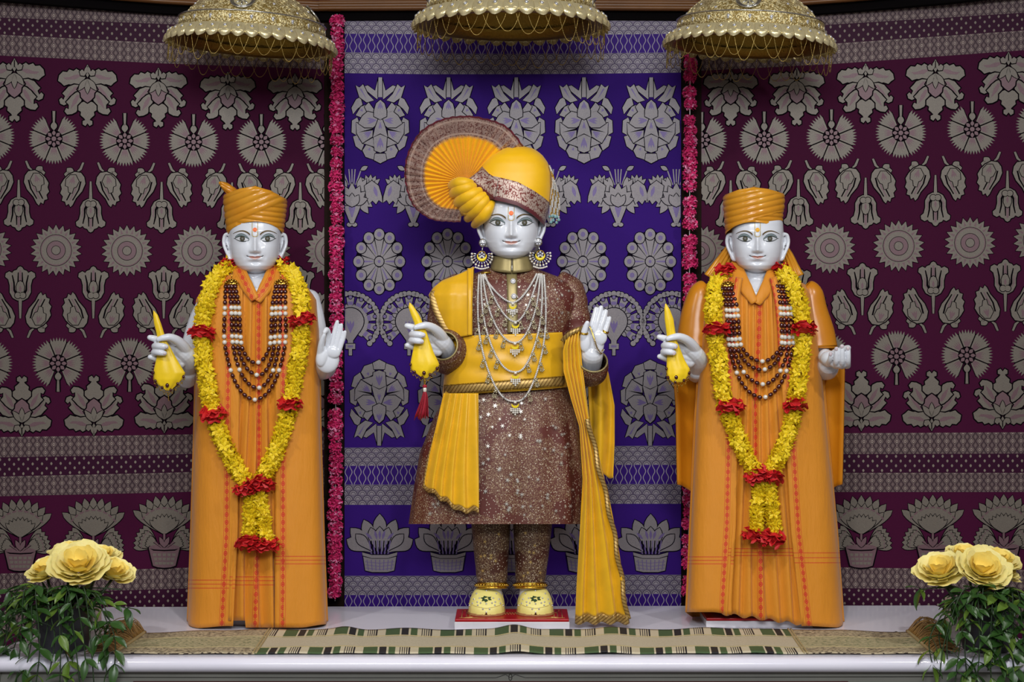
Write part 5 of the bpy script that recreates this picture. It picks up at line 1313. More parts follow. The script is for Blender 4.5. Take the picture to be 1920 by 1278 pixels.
# gold collar and button placket
mb = MB(); rows = []
for j in range(7):
    t = j / 6; r = [P(960 + (33 + 7 * t) * math.cos(a) * 1.02, 482 + 24 * t + 5 * max(0, -math.sin(a)) * t - 2 * math.cos(a) ** 2, -.012 + (30 + 8 * t) * U * math.sin(a) * 1.05) for a in np.linspace(-pi / 2 + .02, 1.5 * pi - .02, 61)]; rows.append(r)
mb.grid(rows); o = mb.build('collar', M['collar_gold'], S2); solid(o, .004, 0)
mb = MB(); ribbon(mb, [(959, 506, F2.Y(959, 506) - .008), (960, 530, F2.Y(960, 530) - .006), (960.5, 565, F2.Y(960, 565) - .006), (961, 600, F2.Y(960, 600) - .006), (961, 624, F2.Y(960, 624) - .004)], 19, 5, .002); o = mb.build('button_placket', M['collar_gold'], S2); solid(o, .003, 0)
bt = MB(); bt.ball((0, 0, 0), (.0105, .006, .0105), 14, 8)
for k in range(8): bt.ball((.0075 * math.cos(k * pi / 4), -.005, .0075 * math.sin(k * pi / 4)), .0026, 6, 4)
bm = bt.mesh('jewelled_button', M['crystal'])
for x, y in ((961, 502), (962, 527), (963.5, 555), (962, 580)): inst('jewelled_button', bm, S2, Matrix.Translation(P(x, y, F2.Y(x, y) - (.028 if y < 510 else .012))))
# yellow sash over the shoulder
FS = Form([(500, 868, 1010, .06, .07), (512, 846, 1040, .085, .08), (530, 815, 1075, .115, .09), (552, 800, 1086, .133, .1), (580, 806, 1086, .142, .1), (632, 828, 1080, .148, .1)], 2.5)
rows, uvs = [], []
for j in range(41):
    t = j / 40; row = []
    for k in range(31):
        s = k / 30; yt = 504 - 4 * s + 22 * (1 - s) ** 1.6; yb = 634 - 6 * s; py = yt + (yb - yt) * t
        xl = ip(py, [500, 522, 540, 553, 575, 605, 636], [868, 834, 812, 804, 812, 830, 853]); xr = ip(py, [500, 560, 636], [888, 886, 884]); px = xl + (xr - xl) * s
        f = .0035 * math.sin(px / 6.5 + py / 60) + .004 * abs(math.sin(px / 13 + .5)); row.append(P(px, py, FS.Y(px, py) - .004 - f))
    rows.append(row)
back = [[P(868 + 18 * k / 30, 500 + 6 * j / 8 * 1.0, ip(j, [0, 8], [.05, -.02])) for k in range(31)] for j in range(8)]
mb = MB(); mb.grid(rows); sash = mb.build('shoulder_sash', M['yellow_satin'], S2); solid(sash, .004, 0)
mb = MB(); mb.grid([[P(866 + 23 * s + 10 * (1 - s) * (j / 8), ip(j, [0, 4, 8], [560, 503, 501]) + (1 - s) * ip(j, [0, 4, 8], [0, 20, 22]), ip(j, [0, 4, 8], [.085, .06, FS.Y(880, 504) * .9])) for s in np.linspace(0, 1, 9)] for j in range(9)]); o = mb.build('shoulder_sash_back', M['yellow_satin'], S2); solid(o, .004, 0)
mb = MB(); ribbon(mb, [(x, y, FS.Y(x, y) - .013) for x, y in ((813, 545), (813, 560), (819, 582), (831, 606), (845, 626), (852, 634))], [9, 13, 13, 13, 12, 10], 5, .003); o = mb.build('sash_border', M['gold_border'], sash); solid(o, .003, 0)
mb = MB(); ribbon(mb, [(881, y, FS.Y(881, y) - .011) for y in np.linspace(503, 628, 8)], 9, 4, .003); o = mb.build('sash_fold', M['yellow_satin'], sash); solid(o, .003, 0)
# waist wrap and belt
FW = Form([(618, 838, 1062, .146, .11), (660, 838, 1062, .150, .11), (700, 834, 1065, .151, .11), (745, 830, 1070, .153, .115)], 2.5)
mb = MB(); tl = lambda px: (px - 835) / 230
FW.loft(mb, list(np.linspace(0, 1, 24)), 90, fn=lambda a, px, py: 0) if 0 else None
rows = []
for j in range(30):
    t = j / 29; row = []
    for k in range(96):
        a = 2 * pi * k / 96; ca, sa = math.cos(a), math.sin(a); u = (ca + 1) / 2; yt = 631 - 9 * u; yb = 743 - 18 * u; py = yt + (yb - yt) * t
        xl, xr, df, db = FW.at(py); cx = math.copysign(abs(ca) ** (2 / 2.5), ca); sy = math.copysign(abs(sa) ** .8, sa); px = (xl + xr) / 2 + (xr - xl) / 2 * cx
        f = .0022 * math.sin(px / 11 + py / 14) * math.sin(pi * t) + .002 * math.sin(py / 6 - px / 40) * math.sin(pi * t) + .002 * math.exp(-((t - .9) / .03) ** 2)
        row.append(P(px, py, (db if sa > 0 else df + f) * sy))
    rows.append(row)
mb.grid(rows, close_u=True); wrap = mb.build('waist_wrap', M['yellow_satin'], S2); solid(wrap, .004, 0)
bp = [(x, ip(x, [836, 960, 1066], [731, 721, 713.5])) for x in np.linspace(833, 1068, 18)]
mb = MB(); ribbon(mb, [(x, y, FW.Y(x, y) - .007) for x, y in bp], 15, 7, .003); o = mb.build('belt_border', M['gold_border'], wrap); solid(o, .004, 0)
for d in (-9, 9):
    mb = MB()
    pts = resample([P(x, y + d, FW.Y(x, y) - .010) for x, y in bp], .0052)
    for p in pts: mb.ball(p, .0025, 5, 4)
    mb.build('belt_piping', M['gold_dark'], wrap, kind='stuff')
# hanging end of the sash
FT = Form([(730, 800, 1080, .16, .1), (800, 790, 1086, .178, .1), (965, 770, 1098, .20, .1)], 2.5)
pleats('sash_end', FT, lambda y: ip(y, [736, 780, 850, 900, 960], [832, 822, 806, 797, 793]), lambda y: ip(y, [736, 960], [897, 898]), 737, lambda s: 916 + 44 * min(1, s * 1.5) + 3 * math.sin(s * 26), .012, M['yellow_satin'], S2, 5, .016, ph=.05, m_hem=M['gold_border'], hem_px=9, ny=70)
mb = MB(); ribbon(mb, [(x, y, FT.Y(x, y) - .015) for x, y in ((816, 812), (806, 852), (800, 885), (796, 915))], [3, 6, 7, 7], 4, .002); o = mb.build('sash_end_border', M['gold_border'], bpy.data.objects['sash_end']); solid(o, .003, 0)
# shawl over the raised arm: strip falling to the table, and the fold behind the arm
class Flat:
    def __init__(s, ys, Ys): s.a, s.b = ys, Ys
    def Y(s, px, py): return ip(py, s.a, s.b)
FA = Flat([612, 640, 680, 760, 900, 1172], [-.165, -.178, -.170, -.168, -.165, -.125])
lx = lambda y: ip(y, [612, 640, 680, 740, 800, 900, 1000, 1100, 1172], [1064, 1056, 1057, 1071, 1087, 1093, 1087, 1081, 1078])
rx = lambda y: ip(y, [612, 640, 680, 740, 790, 880, 950, 1020, 1090, 1172], [1090, 1088, 1091, 1098, 1105, 1126, 1143, 1157, 1168, 1181])
pleats('arm_shawl', FA, lx, rx, 616, lambda s: 1168 + 3 * math.sin(s * 22), .0, M['yellow_satin'], S2, 4, .026, ph=.1, m_hem=M['gold_border'], hem_px=15, ny=110, top=lambda x: 634 - (x - 1056) * .55)
sh = bpy.data.objects['arm_shawl']
mb = MB(); ribbon(mb, [(rx(y) - 2 + 2.0 * math.sin(y / 13), y, FA.Y(0, y) - .026 + .006 * math.sin(y / 13)) for y in np.linspace(785, 1160, 26)], 8, 5, .003); o = mb.build('arm_shawl_border', M['gold_border'], sh); solid(o, .003, 0)
mb = MB(); ribbon(mb, [(1055, 640, -.165), (1062, 631, -.18), (1074, 622, -.185), (1090, 616, -.17), (1094, 617, -.13)], 9, 5, .004); o = mb.build('arm_shawl_border', M['gold_border'], sh); solid(o, .003, 0)
rows = []                                                # cloth crossing over the forearm and down behind it
for j in range(51):
    t = j / 50; row = []
    for k in range(25):
        s = k / 24; py = 655 + (893 + 4 * math.sin(s * 9) - 655) * t - (20 * (1 - s)) * (1 - t)
        a = ip(py, [630, 700, 760, 893], [1104, 1102, 1104, 1112]); b = ip(py, [630, 655, 700, 760, 830, 897], [1116, 1128, 1141, 1152, 1152, 1149]); px = a + (b - a) * s
        row.append(P(px, py, .05 + .018 * math.sin(s * 8 + t * 2) - .05 * (1 - s) * 0))
    rows.append(row)
mb = MB(); mb.grid(rows); o = mb.build('arm_shawl_back', M['yellow_satin'], sh); solid(o, .003, 0)
# ------------------------------------------------------------------ turban of the middle statue
FD2 = Form([(274.5, 966, 974, .012, .02), (277, 950, 990, .04, .05), (282, 936, 1002, .062, .07), (292, 920, 1015, .085, .09), (306, 907, 1025, .10, .105), (325, 897, 1031, .112, .115), (350, 892, 1032, .12, .12), (375, 892, 1030, .122, .12), (395, 898, 1026, .122, .12), (418, 903, 1020, .12, .12)], 2.15, -.012)
hemy = lambda px: ip(px, [890, 905, 920, 945, 970, 1000, 1018, 1032], [352, 362, 373, 378.5, 385, 401, 413, 424])
rows, uvs = [], []
for j in range(61):
    t = (j / 60) ** .9; row, ur = [], []
    for k in range(120):
        a = 2 * pi * k / 120; ca, sa = math.cos(a), math.sin(a)
        px0 = 962 + 69 * math.copysign(abs(ca) ** .93, ca); hb = hemy(px0) if sa < 0 else ip(ca, [-1, 1], [hemy(890), hemy(1032)])
        py = 274.6 + (hb - 274.6) * (1 - (1 - t) ** 1.45)
        xl, xr, df, db = FD2.at(py); cx = math.copysign(abs(ca) ** (2 / 2.15), ca); sy = math.copysign(abs(sa) ** (2 / 2.15), sa)
        px = (xl + xr) / 2 + (xr - xl) / 2 * cx; f = .0018 * math.sin(px / 19 + py / 30) + .0025 * sstep(44, 40, hb - py) + .002 * sstep(7.5, 6, hb - py)
        row.append(P(px, py, -.012 + (db if sa > 0 else df) * sy + f * sa)); ur.append((a * 90, max(0, hb - py) if sa < .4 else hb - py))
    rows.append(row); uvs.append(ur)
mb = MB(); b = mb.grid(rows, close_u=True, uv=uvs); mb.f.append(tuple(range(b + 119, b - 1, -1))); mb.m.append(0)
tb2 = mb.build('turban', M['turban_band'], S2); solid(tb2, .005, -1)
rows, uvs = [], []                                       # end of the band where it tucks under the knot
for i in range(13):
    u = i / 12; r, ur = [], []
    tx, ty = 903 + 31 * u, 317 + 17 * u + 3 * u * u; bx, by = 875 + 51 * u, 338 + 37 * u ** 1.15
    for k in range(9):
        v = k / 8; px, py = tx + (bx - tx) * v, ty + (by - ty) * v; r.append(P(px, py, min(FD2.Y(max(px, 897), py), -.070 - .05 * u) - .009 - .004 * math.sin(pi * v))); ur.append((u * 55, 43 * (1 - v)))
    rows.append(r); uvs.append(ur)
mb = MB(); mb.grid(rows, uv=uvs); o = mb.build('turban_band_end', M['turban_band'], tb2); solid(o, .003, 0)
rolls = [((844, 350), (862, 343), (882, 342), 9), ((847, 366), (866, 354), (887, 349), 10), ((855, 384), (875, 369), (898, 358), 10.5), ((865, 397), (886, 381), (908, 366), 10.5), ((877, 409), (896, 390), (913, 371), 10), ((890, 421), (908, 403), (922, 381), 9)]
mb = MB(); ellip(mb, 886, 380, -.06, 18, 28, .044, .6); mb.build('turban_roll_core', M['yellow_silk'], tb2)
for i, (p0, p1, p2, r) in enumerate(rolls):
    mb = MB(); mb.limb([P(p0[0], p0[1], -.02), P((p0[0] + p1[0]) / 2, (p0[1] + p1[1]) / 2 - 1, -.075), P(p1[0], p1[1], -.105), P((p1[0] + p2[0]) / 2, (p1[1] + p2[1]) / 2, -.115), P(p2[0], p2[1], -.105)], [r * .8 * U, r * 1.2 * U, r * 1.28 * U, r * 1.15 * U, r * .75 * U], 18, res=6); mb.build('turban_roll', M['yellow_silk'], tb2)
# fan crest: pleats spreading from the knot
cx, cy = 866, 336; th0, th1 = math.radians(92), math.radians(331); rim = [(92, 80), (110, 84), (130, 96), (150, 104), (172, 106), (190, 109), (210, 114), (230, 119), (250, 119), (270, 119), (290, 122), (310, 130), (331, 131)]
mb = MB(); NP = 31; rows, uvs = [], []
for j in range(25):
    v = .06 + .94 * j / 24; row, ur = [], []
    for k in range(NP * 4 + 1):
        s = k / (NP * 4); a = th0 + (th1 - th0) * s; R_ = ip(math.degrees(a), [q[0] for q in rim], [q[1] for q in rim]); z = abs((s * NP) % 1.0 - .5) * 2
        rr = R_ * v * (1 + .012 * (z - .5) * sstep(.9, 1, v)); aa = a + .012 * math.sin(s * 40) * v
        row.append(P(cx + rr * math.cos(aa) + 8 * (1 - v) , cy + rr * math.sin(aa) + 4 * (1 - v), -.045 - .018 * v + (z - .5) * (.006 + .016 * v) + .012 * math.sin(s * 7) * v)); ur.append((s * 40, v))
    rows.append(row); uvs.append(ur)
mb.grid(rows, uv=uvs); o = mb.build('turban_fan', M['fan'], tb2, smooth=False); solid(o, .0015, 0)
# bead tassel at the side of the turban
mb = MB(); md = MB(); mt = MB(); random.seed(8)
for k in range(9):
    x0 = 1031 + k * .5; x1 = 1031 + k * 2.1; y1 = 408 + random.uniform(-8, 6); Yk = -.05 - .004 * (k % 3)
    pts = resample(smooth_path([P(x0 - 1, 310 + k, Yk + .01), P(x0 + 4, 335, Yk), P(x1 + 1, 375, Yk - .003), P(x1, y1, Yk)], 6), .0056)
    for i, p in enumerate(pts): (mb if (i // 4 + k) % 3 else md).ball(p, .0030, 6, 4)
    mt.ball(pts[-1] - Vector((0, 0, .006)), .0062, 8, 6)
tas = mb.build('bead_tassel', M['seed_pearl'], tb2, kind='stuff'); md.build('bead_tassel_gold', M['gold'], tb2, kind='stuff'); mt.build('bead_tassel_drops', M['teal'], tb2, kind='stuff')
# ------------------------------------------------------------------ things worn and held
def floret_mesh(seed):
    rn = random.Random(seed); mb = MB()
    for k in range(5):
        a = 2 * pi * k / 5 + rn.uniform(-.15, .15); c, s = math.cos(a), math.sin(a); L = rn.uniform(9.0, 11.5) * U; w = 3.3 * U; z = rn.uniform(1, 4) * U
        p = lambda r, q, h: (r * c - q * s, r * s + q * c, h)
        b = len(mb.v); mb.v += [p(0, 0, 0), p(L * .5, w, z * .6 - .001), p(L * .5, 0, z * .5 + .001), p(L * .5, -w, z * .6 - .001), p(L, 0, z)]
        mb.f += [(b, b + 3, b + 2), (b, b + 2, b + 1), (b + 3, b + 4, b + 2), (b + 2, b + 4, b + 1)]; mb.m += [0] * 4
    return mb
FLM = [floret_mesh(k) for k in range(3)]; FLO = [m.mesh('yellow_floret', M['petal_y'], smooth=False) for m in FLM]
random.seed(21)
RFL = [blossom_mesh(18, 10, 20, [M['petal_r'], M['petal_r']], 10.0, 0) for _ in range(2)]
def flower_garland(label, F, strands, reds, seed, off=.045, r=13.5):
    rn = random.Random(seed); c = P(*strands[0][len(strands[0]) // 2], -.15); g = thing('flower_garland', label, 'garland', c, 'yellow flower garlands')
    core = MB(); extra = MB(); cand = []
    def Yat(x, y): return F.Y(x, y) - off if y > 520 else ip(y, [480, 500, 520], [.02, -.05, F.Y(x, 520) - off])
    for st in strands:
        r_ = r if st[0][1] < 900 else r * .72
        pth = smooth_path([P(x, y, Yat(x, y)) for x, y in st], 8); core.tube(pth, r_ * .52 * U, 8)
        rs = resample(pth, 8.2 * U)
        for i, p in enumerate(rs):
            t = (rs[min(i + 1, len(rs) - 1)] - rs[max(i - 1, 0)]).normalized(); e1 = t.cross(Vector((0, 1, 0))).normalized(); e2 = t.cross(e1)
            for k in range(7):
                a = 2 * pi * (k + .5 * (i % 2)) / 7 + rn.uniform(-.25, .25); n = (e1 * math.cos(a) + e2 * math.sin(a)); nn = (n + t * rn.uniform(-.2, .75) + Vector((rn.uniform(-.3, .3), 0, rn.uniform(-.2, .2)))).normalized()
                q = p + n * r_ * U * rn.uniform(.72, 1.0); M4 = Matrix.Translation(q) @ nn.to_track_quat('Z', 'Y').to_matrix().to_4x4() @ Matrix.Rotation(rn.uniform(0, 6.3), 4, 'Z') @ Matrix.Scale(rn.uniform(.9, 1.2), 4)
                if any(math.hypot(q.x - P(x, y, -.15)[0], q.z - P(x, y, -.15)[2]) < 9 * U for x, y, _ in reds): continue
                cand.append((n.y + rn.uniform(-.25, .25), M4))
    cand.sort(key=lambda k: k[0])
    for i, (_, M4) in enumerate(cand):
        j = rn.randrange(3)
        if i < 290: inst('yellow_floret', FLO[j], g, M4)
        elif i < len(cand) * .86:
            m = FLM[j]; b = len(extra.v); extra.v += [tuple(M4 @ Vector(v)) for v in m.v]; extra.f += [tuple(b + q for q in f) for f in m.f]; extra.m += [0] * len(m.f)
    core.build('core', M['petal_core'], g); extra.build('yellow_florets', M['petal_y'], g, smooth=False, kind='stuff')
    for x, y, s in reds:
        inst('red_flower', rn.choice(RFL), g, Matrix.Translation(P(x, y, Yat(x, y) - .020 if y > 520 else Yat(x, y))) @ Euler((rn.uniform(-.3, .3), rn.uniform(-.3, .3), rn.uniform(0, 6))).to_matrix().to_4x4() @ Matrix.Diagonal((s * 1.15, s, s * .95, 1)))
flower_garland('yellow flower garland with red flowers on the statue in the tailed turban', F1,
    [[(432, 497), (412, 514), (396, 540), (385, 575), (379, 610), (380, 650), (384, 690), (391, 735), (400, 778), (414, 818), (433, 858), (452, 890), (466, 908)],
     [(528, 494), (545, 512), (560, 540), (566, 575), (566, 610), (562, 650), (556, 690), (548, 735), (540, 778), (530, 812), (516, 850), (500, 882), (488, 902)],
     [(471, 920), (469, 950), (468, 985), (467, 1012)], [(485, 922), (490, 950), (496, 985), (501, 1012)]],
    [(432, 493, 1.0), (528, 491, .8), (378, 624, 1.12), (566, 600, 1.12), (399, 776, 1.15), (543, 757, 1.1), (460, 915, 1.0), (478, 906, 1.15), (494, 912, 1.0), (463, 1017, 1.0), (481, 1022, 1.0), (500, 1022, 1.1)], 1)
flower_garland('yellow flower garland with red flowers on the statue with cupped hand', F3,
    [[(1360, 508), (1345, 530), (1338, 565), (1339, 610), (1344, 650), (1350, 700), (1358, 745), (1370, 785), (1385, 825), (1402, 862), (1417, 884)],
     [(1462, 506), (1482, 528), (1496, 560), (1504, 600), (1505, 650), (1498, 700), (1492, 745), (1486, 785), (1474, 825), (1458, 862), (1446, 882)],
     [(1425, 905), (1422, 935), (1419, 965), (1417, 995)], [(1440, 905), (1445, 935), (1449, 965), (1452, 995)]],
    [(1359, 505, .9), (1463, 503, .85), (1344, 618, 1.12), (1508, 617, 1.15), (1371, 762, 1.15), (1491, 760, 1.12), (1415, 895, .9), (1432, 887, 1.05), (1449, 895, 1.0), (1411, 1003, 1.0), (1430, 1009, 1.0), (1451, 1007, 1.1)], 2)

def strand(xl, yl, xr, yr, xb, yb, p=2.6, n=120):
    """hanging strand between two points with its lowest point (xb, yb)"""
    out = []
    for i in range(n + 1):
        s = i / n * 2 - 1; w = abs(s)
        x = xb + (xr - xb) * w ** .92 if s > 0 else xb - (xb - xl) * w ** .92
        y = yb - (yb - (yr if s > 0 else yl)) * w ** p; out.append((x, y))
    return out
bead = MB(); bead.ball((0, 0, 0), (4.1 * U, 4.1 * U, 5.0 * U), 10, 7); BEAD = bead.mesh('dark_bead', M['garnet'])
prl = MB(); prl.ball((0, 0, 0), 4.3 * U, 10, 7); PRL = prl.mesh('pearl_bead', M['pearl'])
CAT = [0] * 4 + [1, 1] + [0] * 3 + [1, 1] + [0] * 4 + [1] + [0] * 3
def bead_necklace(label, F, cl, cr, lows, mids, seed, off=.030):
    g = thing('bead_necklace', label, 'necklace', P(cl[0], cl[1], -.14), 'dark bead necklaces'); Yf = lambda x, y: F.Y(x, y) - off
    wire = MB()
    for i, (xb, yb) in enumerate(lows):
        ml, mr = mids[i]; a, b = cl[0] - 11 + 6 * (3 - i), cr[0] - 10 + 6 * i
        pts = [(a, cl[1] + 8), (a * .35 + ml * .65, cl[1] + 45), (ml, 640), (ml + (xb - ml) * .22, 640 + (yb - 640) * .52), (ml + (xb - ml) * .55, 640 + (yb - 640) * .86), (xb, yb), (mr + (xb - mr) * .55, 640 + (yb - 640) * .86), (mr + (xb - mr) * .22, 640 + (yb - 640) * .52), (mr, 640), (b * .35 + mr * .65, cr[1] + 45), (b, cr[1] + 8)]
        pth = smooth_path([P(x, y, Yf(x, y)) for x, y in pts], 10); wire.tube(pth, .0009, 5)
        rs = resample(pth, 10.6 * U); h = len(rs) // 2
        for k, p in enumerate(rs):
            q = min(k, len(rs) - 1 - k); c = CAT[min(q, len(CAT) - 1)] if q < h - 2 else (1 if k == h else 0)
            t = (rs[min(k + 1, len(rs) - 1)] - rs[max(k - 1, 0)]).normalized(); inst('pearl_bead' if c else 'dark_bead', PRL if c else BEAD, g, Matrix.Translation(p) @ t.to_track_quat('Z', 'Y').to_matrix().to_4x4())
    wire.build('wire', M['gold'], g, kind='stuff')
    for x, y in (cl, cr):
        mb = MB(); Y = Yf(x, y)
        mb.prism([P(x + 14 * math.cos(a), y + 5 - 11 * math.sin(a), Y - .004) for a in np.linspace(0, pi, 15)], (0, .007, 0))
        for a in np.linspace(0, pi, 8): mb.ball(P(x + 12 * math.cos(a), y + 4 - 9 * math.sin(a), Y - .005), .0042, 6, 4)
        for k in range(4): mb.ball(P(x - 9 + 6 * k, y + 6, Y - .005), .0036, 6, 4)
        mb.ball(P(x, y - 1, Y - .006), (.007, .004, .006), 8, 5); mb.tube([P(x, y - 8, Y), P(x + (2 if x == cl[0] else -2), y - 20, Y + .012)], .002, 5); mb.build('gold_clasp', M['gold'], g)
bead_necklace('four-strand dark bead and pearl necklace on the statue in the tailed turban', F1, (434, 529), (527, 529), [(480, 680), (485, 703), (483, 727), (478, 749)], [(452, 507), (444, 515), (436, 524), (421, 535)], 1)
bead_necklace('four-strand dark bead and pearl necklace on the statue with cupped hand', F3, (1365, 533), (1467, 529), [(1429, 677), (1428, 693), (1431, 720), (1429, 745)], [(1388, 1466), (1380, 1472), (1373, 1480), (1366, 1488)], 2)

# pearl necklace with pendants
def front2(x, y):
    d = F2.Y(x, y)
    if y > 618: d = min(d, FW.Y(x, y) if y < 745 else F2.Y(x, y))
    return d - .011
g = thing('pearl_necklace', 'five-strand pearl necklace with pendants on the brocade tunic', 'necklace', P(962, 512, -.1))
dn = MB(); dn.ball((0, 0, .004), (.006, .004, .006), 8, 5)
for k in range(4): dn.ball((.0075 * math.cos(k * pi / 2 + .78), -.001, .004 + .0075 * math.sin(k * pi / 2 + .78)), .0036, 6, 4)
for k in range(3):
    for j in range(3): dn.ball(((k - 1) * .0065, -.001, -.010 - .006 * j - (.003 if k == 1 else 0)), .0032 if j < 2 else .0040, 6, 4)
PEND = dn.mesh('pendant', M['pendant'])
cpd = MB(); cpd.ball((0, -.004, .010), (.006, .004, .005), 8, 5)
for k in range(5):
    for j in range(2 + (k in (1, 2, 3)) + (k == 2)): cpd.ball(((k - 2) * .0075, -.001, -.014 - .007 * j), .0040, 6, 4)
CPD = cpd.mesh('centre_pendant', M['pearl'])
cres = MB(); rows = []
for k in range(17):
    a = pi + pi * k / 16; w = .0075 * math.sin(pi * k / 16) + .001; rows.append([((.0125 + e * w * .5) * math.cos(a), -.003, .006 + (.0125 + e * w * .5) * math.sin(a)) for e in (-1, 0, 1)])
cres.grid(rows); CRES = cres.mesh('enamel_crescent', M['enamel'])
SPEC = [((905, 514), (1006, 514), (961.5, 567), 1.55, 0), ((909, 514), (1010, 514), (966.5, 603), 1.7, 3), ((905, 514), (1013, 514), (965.5, 642), 2.1, 4), ((902, 514), (1016, 514), (966.5, 697), 2.4, 6), ((898, 516), (1020, 516), (966, 752), 2.7, 6)]
wid = [0, 0, 4, 8, 12]
for i, (a, b, c, p, npd) in enumerate(SPEC):
    pts = strand(a[0], a[1], b[0], b[1], c[0], c[1], p); w = wid[i]
    pts = [(x + w * math.sin(pi * min(1, max(0, (y - a[1]) / (c[1] - a[1])))) * (-1 if x < c[0] else 1), y) for x, y in pts]
    rs = resample([P(x, y, front2(x, y) - .002 * i * 0) for x, y in pts], 3.3 * U); mb = MB()
    for q in rs: mb.ball(q, (2.2 * U, 2.2 * U, 2.2 * U), 6, 4)
    mb.build('pearl_strand', M['seed_pearl'], g, kind='stuff')
    for k in range(npd):
        f = .17 + (k + .5) / npd * .33
        for e in (f, 1 - f):
            if abs(e - .5) < .035: continue
            q = rs[int(e * (len(rs) - 1))]; s_ = -1 if e < .5 else 1; inst('pendant', PEND, g, Matrix.Translation(q + Vector((s_ * .004, -.006, -.013))) @ Matrix.Rotation(-s_ * .25, 4, 'Y') @ Matrix.Scale(.85, 4))
    q = P(c[0], c[1] + 7, front2(c[0], c[1]) - .008); inst('centre_pendant', CPD, g, Matrix.Translation(q))
    o = inst('enamel_crescent', CRES if i else CRES, g, Matrix.Translation(Vector(q) + Vector((0, -.003, 0)))); o['label'] = 'yellow enamel crescent'
for x, sg in ((911, -1), (1013, 1)):
    mb = MB(); mb.tube([P(x - 9, 511 + sg * 3 + 4 * (sg < 0), front2(x, 512) - .004), P(x + 9, 511 - sg * -2 + 1, front2(x, 512) - .004)], .004, 8); mb.build('gold_bar_clasp', M['gold'], g)

# earrings
def earring(label, x, y, tilt):
    g = thing('earring', label, 'earring', P(x, y, -.045), 'crescent earrings'); Yc = -.052
    if 1:
        mb = MB(); mb.ball(P(x, y, Yc), (7.6 * U, .006, 8 * U), 16, 8); mb.build('stud', M['silver'], g)
        mb = MB()
        for k in range(6): mb.ball(P(x + 4.4 * math.cos(k * pi / 3), y + 4.6 * math.sin(k * pi / 3), Yc - .006), .0042, 8, 5)
        mb.ball(P(x, y, Yc - .007), .0042, 8, 5); mb.build('stud_stones', M['diamond'], g, kind='stuff')
    cx, cy = x + tilt, y + 27; mb = MB(); mb.tube([P(x, y + 7, Yc), P(cx, cy - 8, Yc)], .0018, 6); mb.build('link', M['silver'], g)
    mb = MB(); rows = []
    for k in range(21):
        a = -.12 + (pi + .24) * k / 20; w = 4.6 * math.sin(pi * k / 20) + .6; rows.append([P(cx + (8.6 + e * w * .5) * math.cos(a), cy - 4 + (8.6 + e * w * .5) * 1.08 * math.sin(a), Yc - .008) for e in (-1, 0, 1)])
    mb.grid(rows); o = mb.build('enamel_crescent', M['enamel'], g); solid(o, .003, 0)
    mb = MB()
    for k, (dx, dy) in enumerate(((0, -8), (-4, -5), (4, -5), (0, -2), (-3.5, 0), (3.5, 0))): mb.ball(P(cx + dx, cy + dy, Yc - .004), .0048, 8, 5)
    for k in range(13):
        a = -.35 + (pi + .7) * k / 12; c_, s_ = math.cos(a), math.sin(a); d = Vector((c_, 0, -s_)); p = Vector(P(cx + 14 * c_, cy - 2 + 13 * s_, Yc)); mb.ball(p, (.0028, .0026, .0058), 7, 5, rot=d.to_track_quat('Z', 'Y').to_matrix())
    mb.build('stone_fan', M['diamond'], g, kind='stuff')
    mb = MB(); mg = MB()
    for k in range(13):
        a = -.3 + (pi + .6) * k / 12; mb.ball(P(cx + 19.5 * math.cos(a), cy - 1 + 18 * math.sin(a), Yc + .001), .0044, 8, 5); mg.ball(P(cx + 16.6 * math.cos(a), cy - 1.5 + 15.6 * math.sin(a), Yc), .0022, 6, 4)
    for k in range(9): mb.ball(P(cx - 12 + 3 * k, cy + 19 + 3 * math.sin(pi * k / 8), Yc - .002), .0038, 7, 5)
    mb.build('pearl_fringe', M['pearl'], g, kind='stuff'); mg.build('gold_fringe', M['gold'], g, kind='stuff')
    mb = MB(); mb.tube([P(cx + 7.5 * math.cos(a), cy - 3 + 8 * math.sin(a), Yc + .003) for a in np.linspace(0, 2 * pi, 25)[:-1]], .0024, 6, closed=True); mb.build('backing_ring', M['gold_dark'], g)
earring('crescent earring on the ear beside the fan-crest side of the turban', 905, 455, -1.5)
earring('crescent earring on the ear below the bead tassel', 1009.5, 453.5, 3.5)

# hand jewellery
g = thing('hand_ornament', 'gold jewelled chain lying across the raised palm over the yellow shawl', 'jewellery', P(1118, 640, -.2))
pth = smooth_path([P(1105.5, 611.5, -.192), P(1109.5, 621, -.200), P(1113.5, 633, -.205), P(1117, 645, -.206), P(1121, 655, -.200), P(1127, 661, -.19), P(1131, 656, -.175)], 6)
mb = MB(); mb.tube(pth, .0042, 8); mb.build('chain', M['gold'], g)
mb = MB()
for i, p in enumerate(resample(pth, .0058)):
    for e in (-1, 1): mb.ball(p + Vector((e * .0028, -.0035, e * .001)), .0024, 6, 4)
mb.build('chain_stones', M['diamond'], g, kind='stuff')
for lb, x, y, r, tl in (('gold band ring on the thumb of the raised palm', 1094.6, 624, 7.2, .12), ('gold band ring on the little finger of the raised palm', 1135, 621, 5.8, .45)):
    c = Vector(P(x, y, -.176 if r < 7 else -.188)); mb = MB(); R3 = Euler((.25, tl, 0)).to_matrix()
    for dz in (-.0018, .0018): mb.tube([c + R3 @ Vector((r * U * math.cos(a), r * U * math.sin(a), dz)) for a in np.linspace(0, 2 * pi, 25)[:-1]], .0024, 6, closed=True)
    tag(mb.build('finger_ring', M['gold'], origin=tuple(c)), lb, 'ring', 'gold rings')

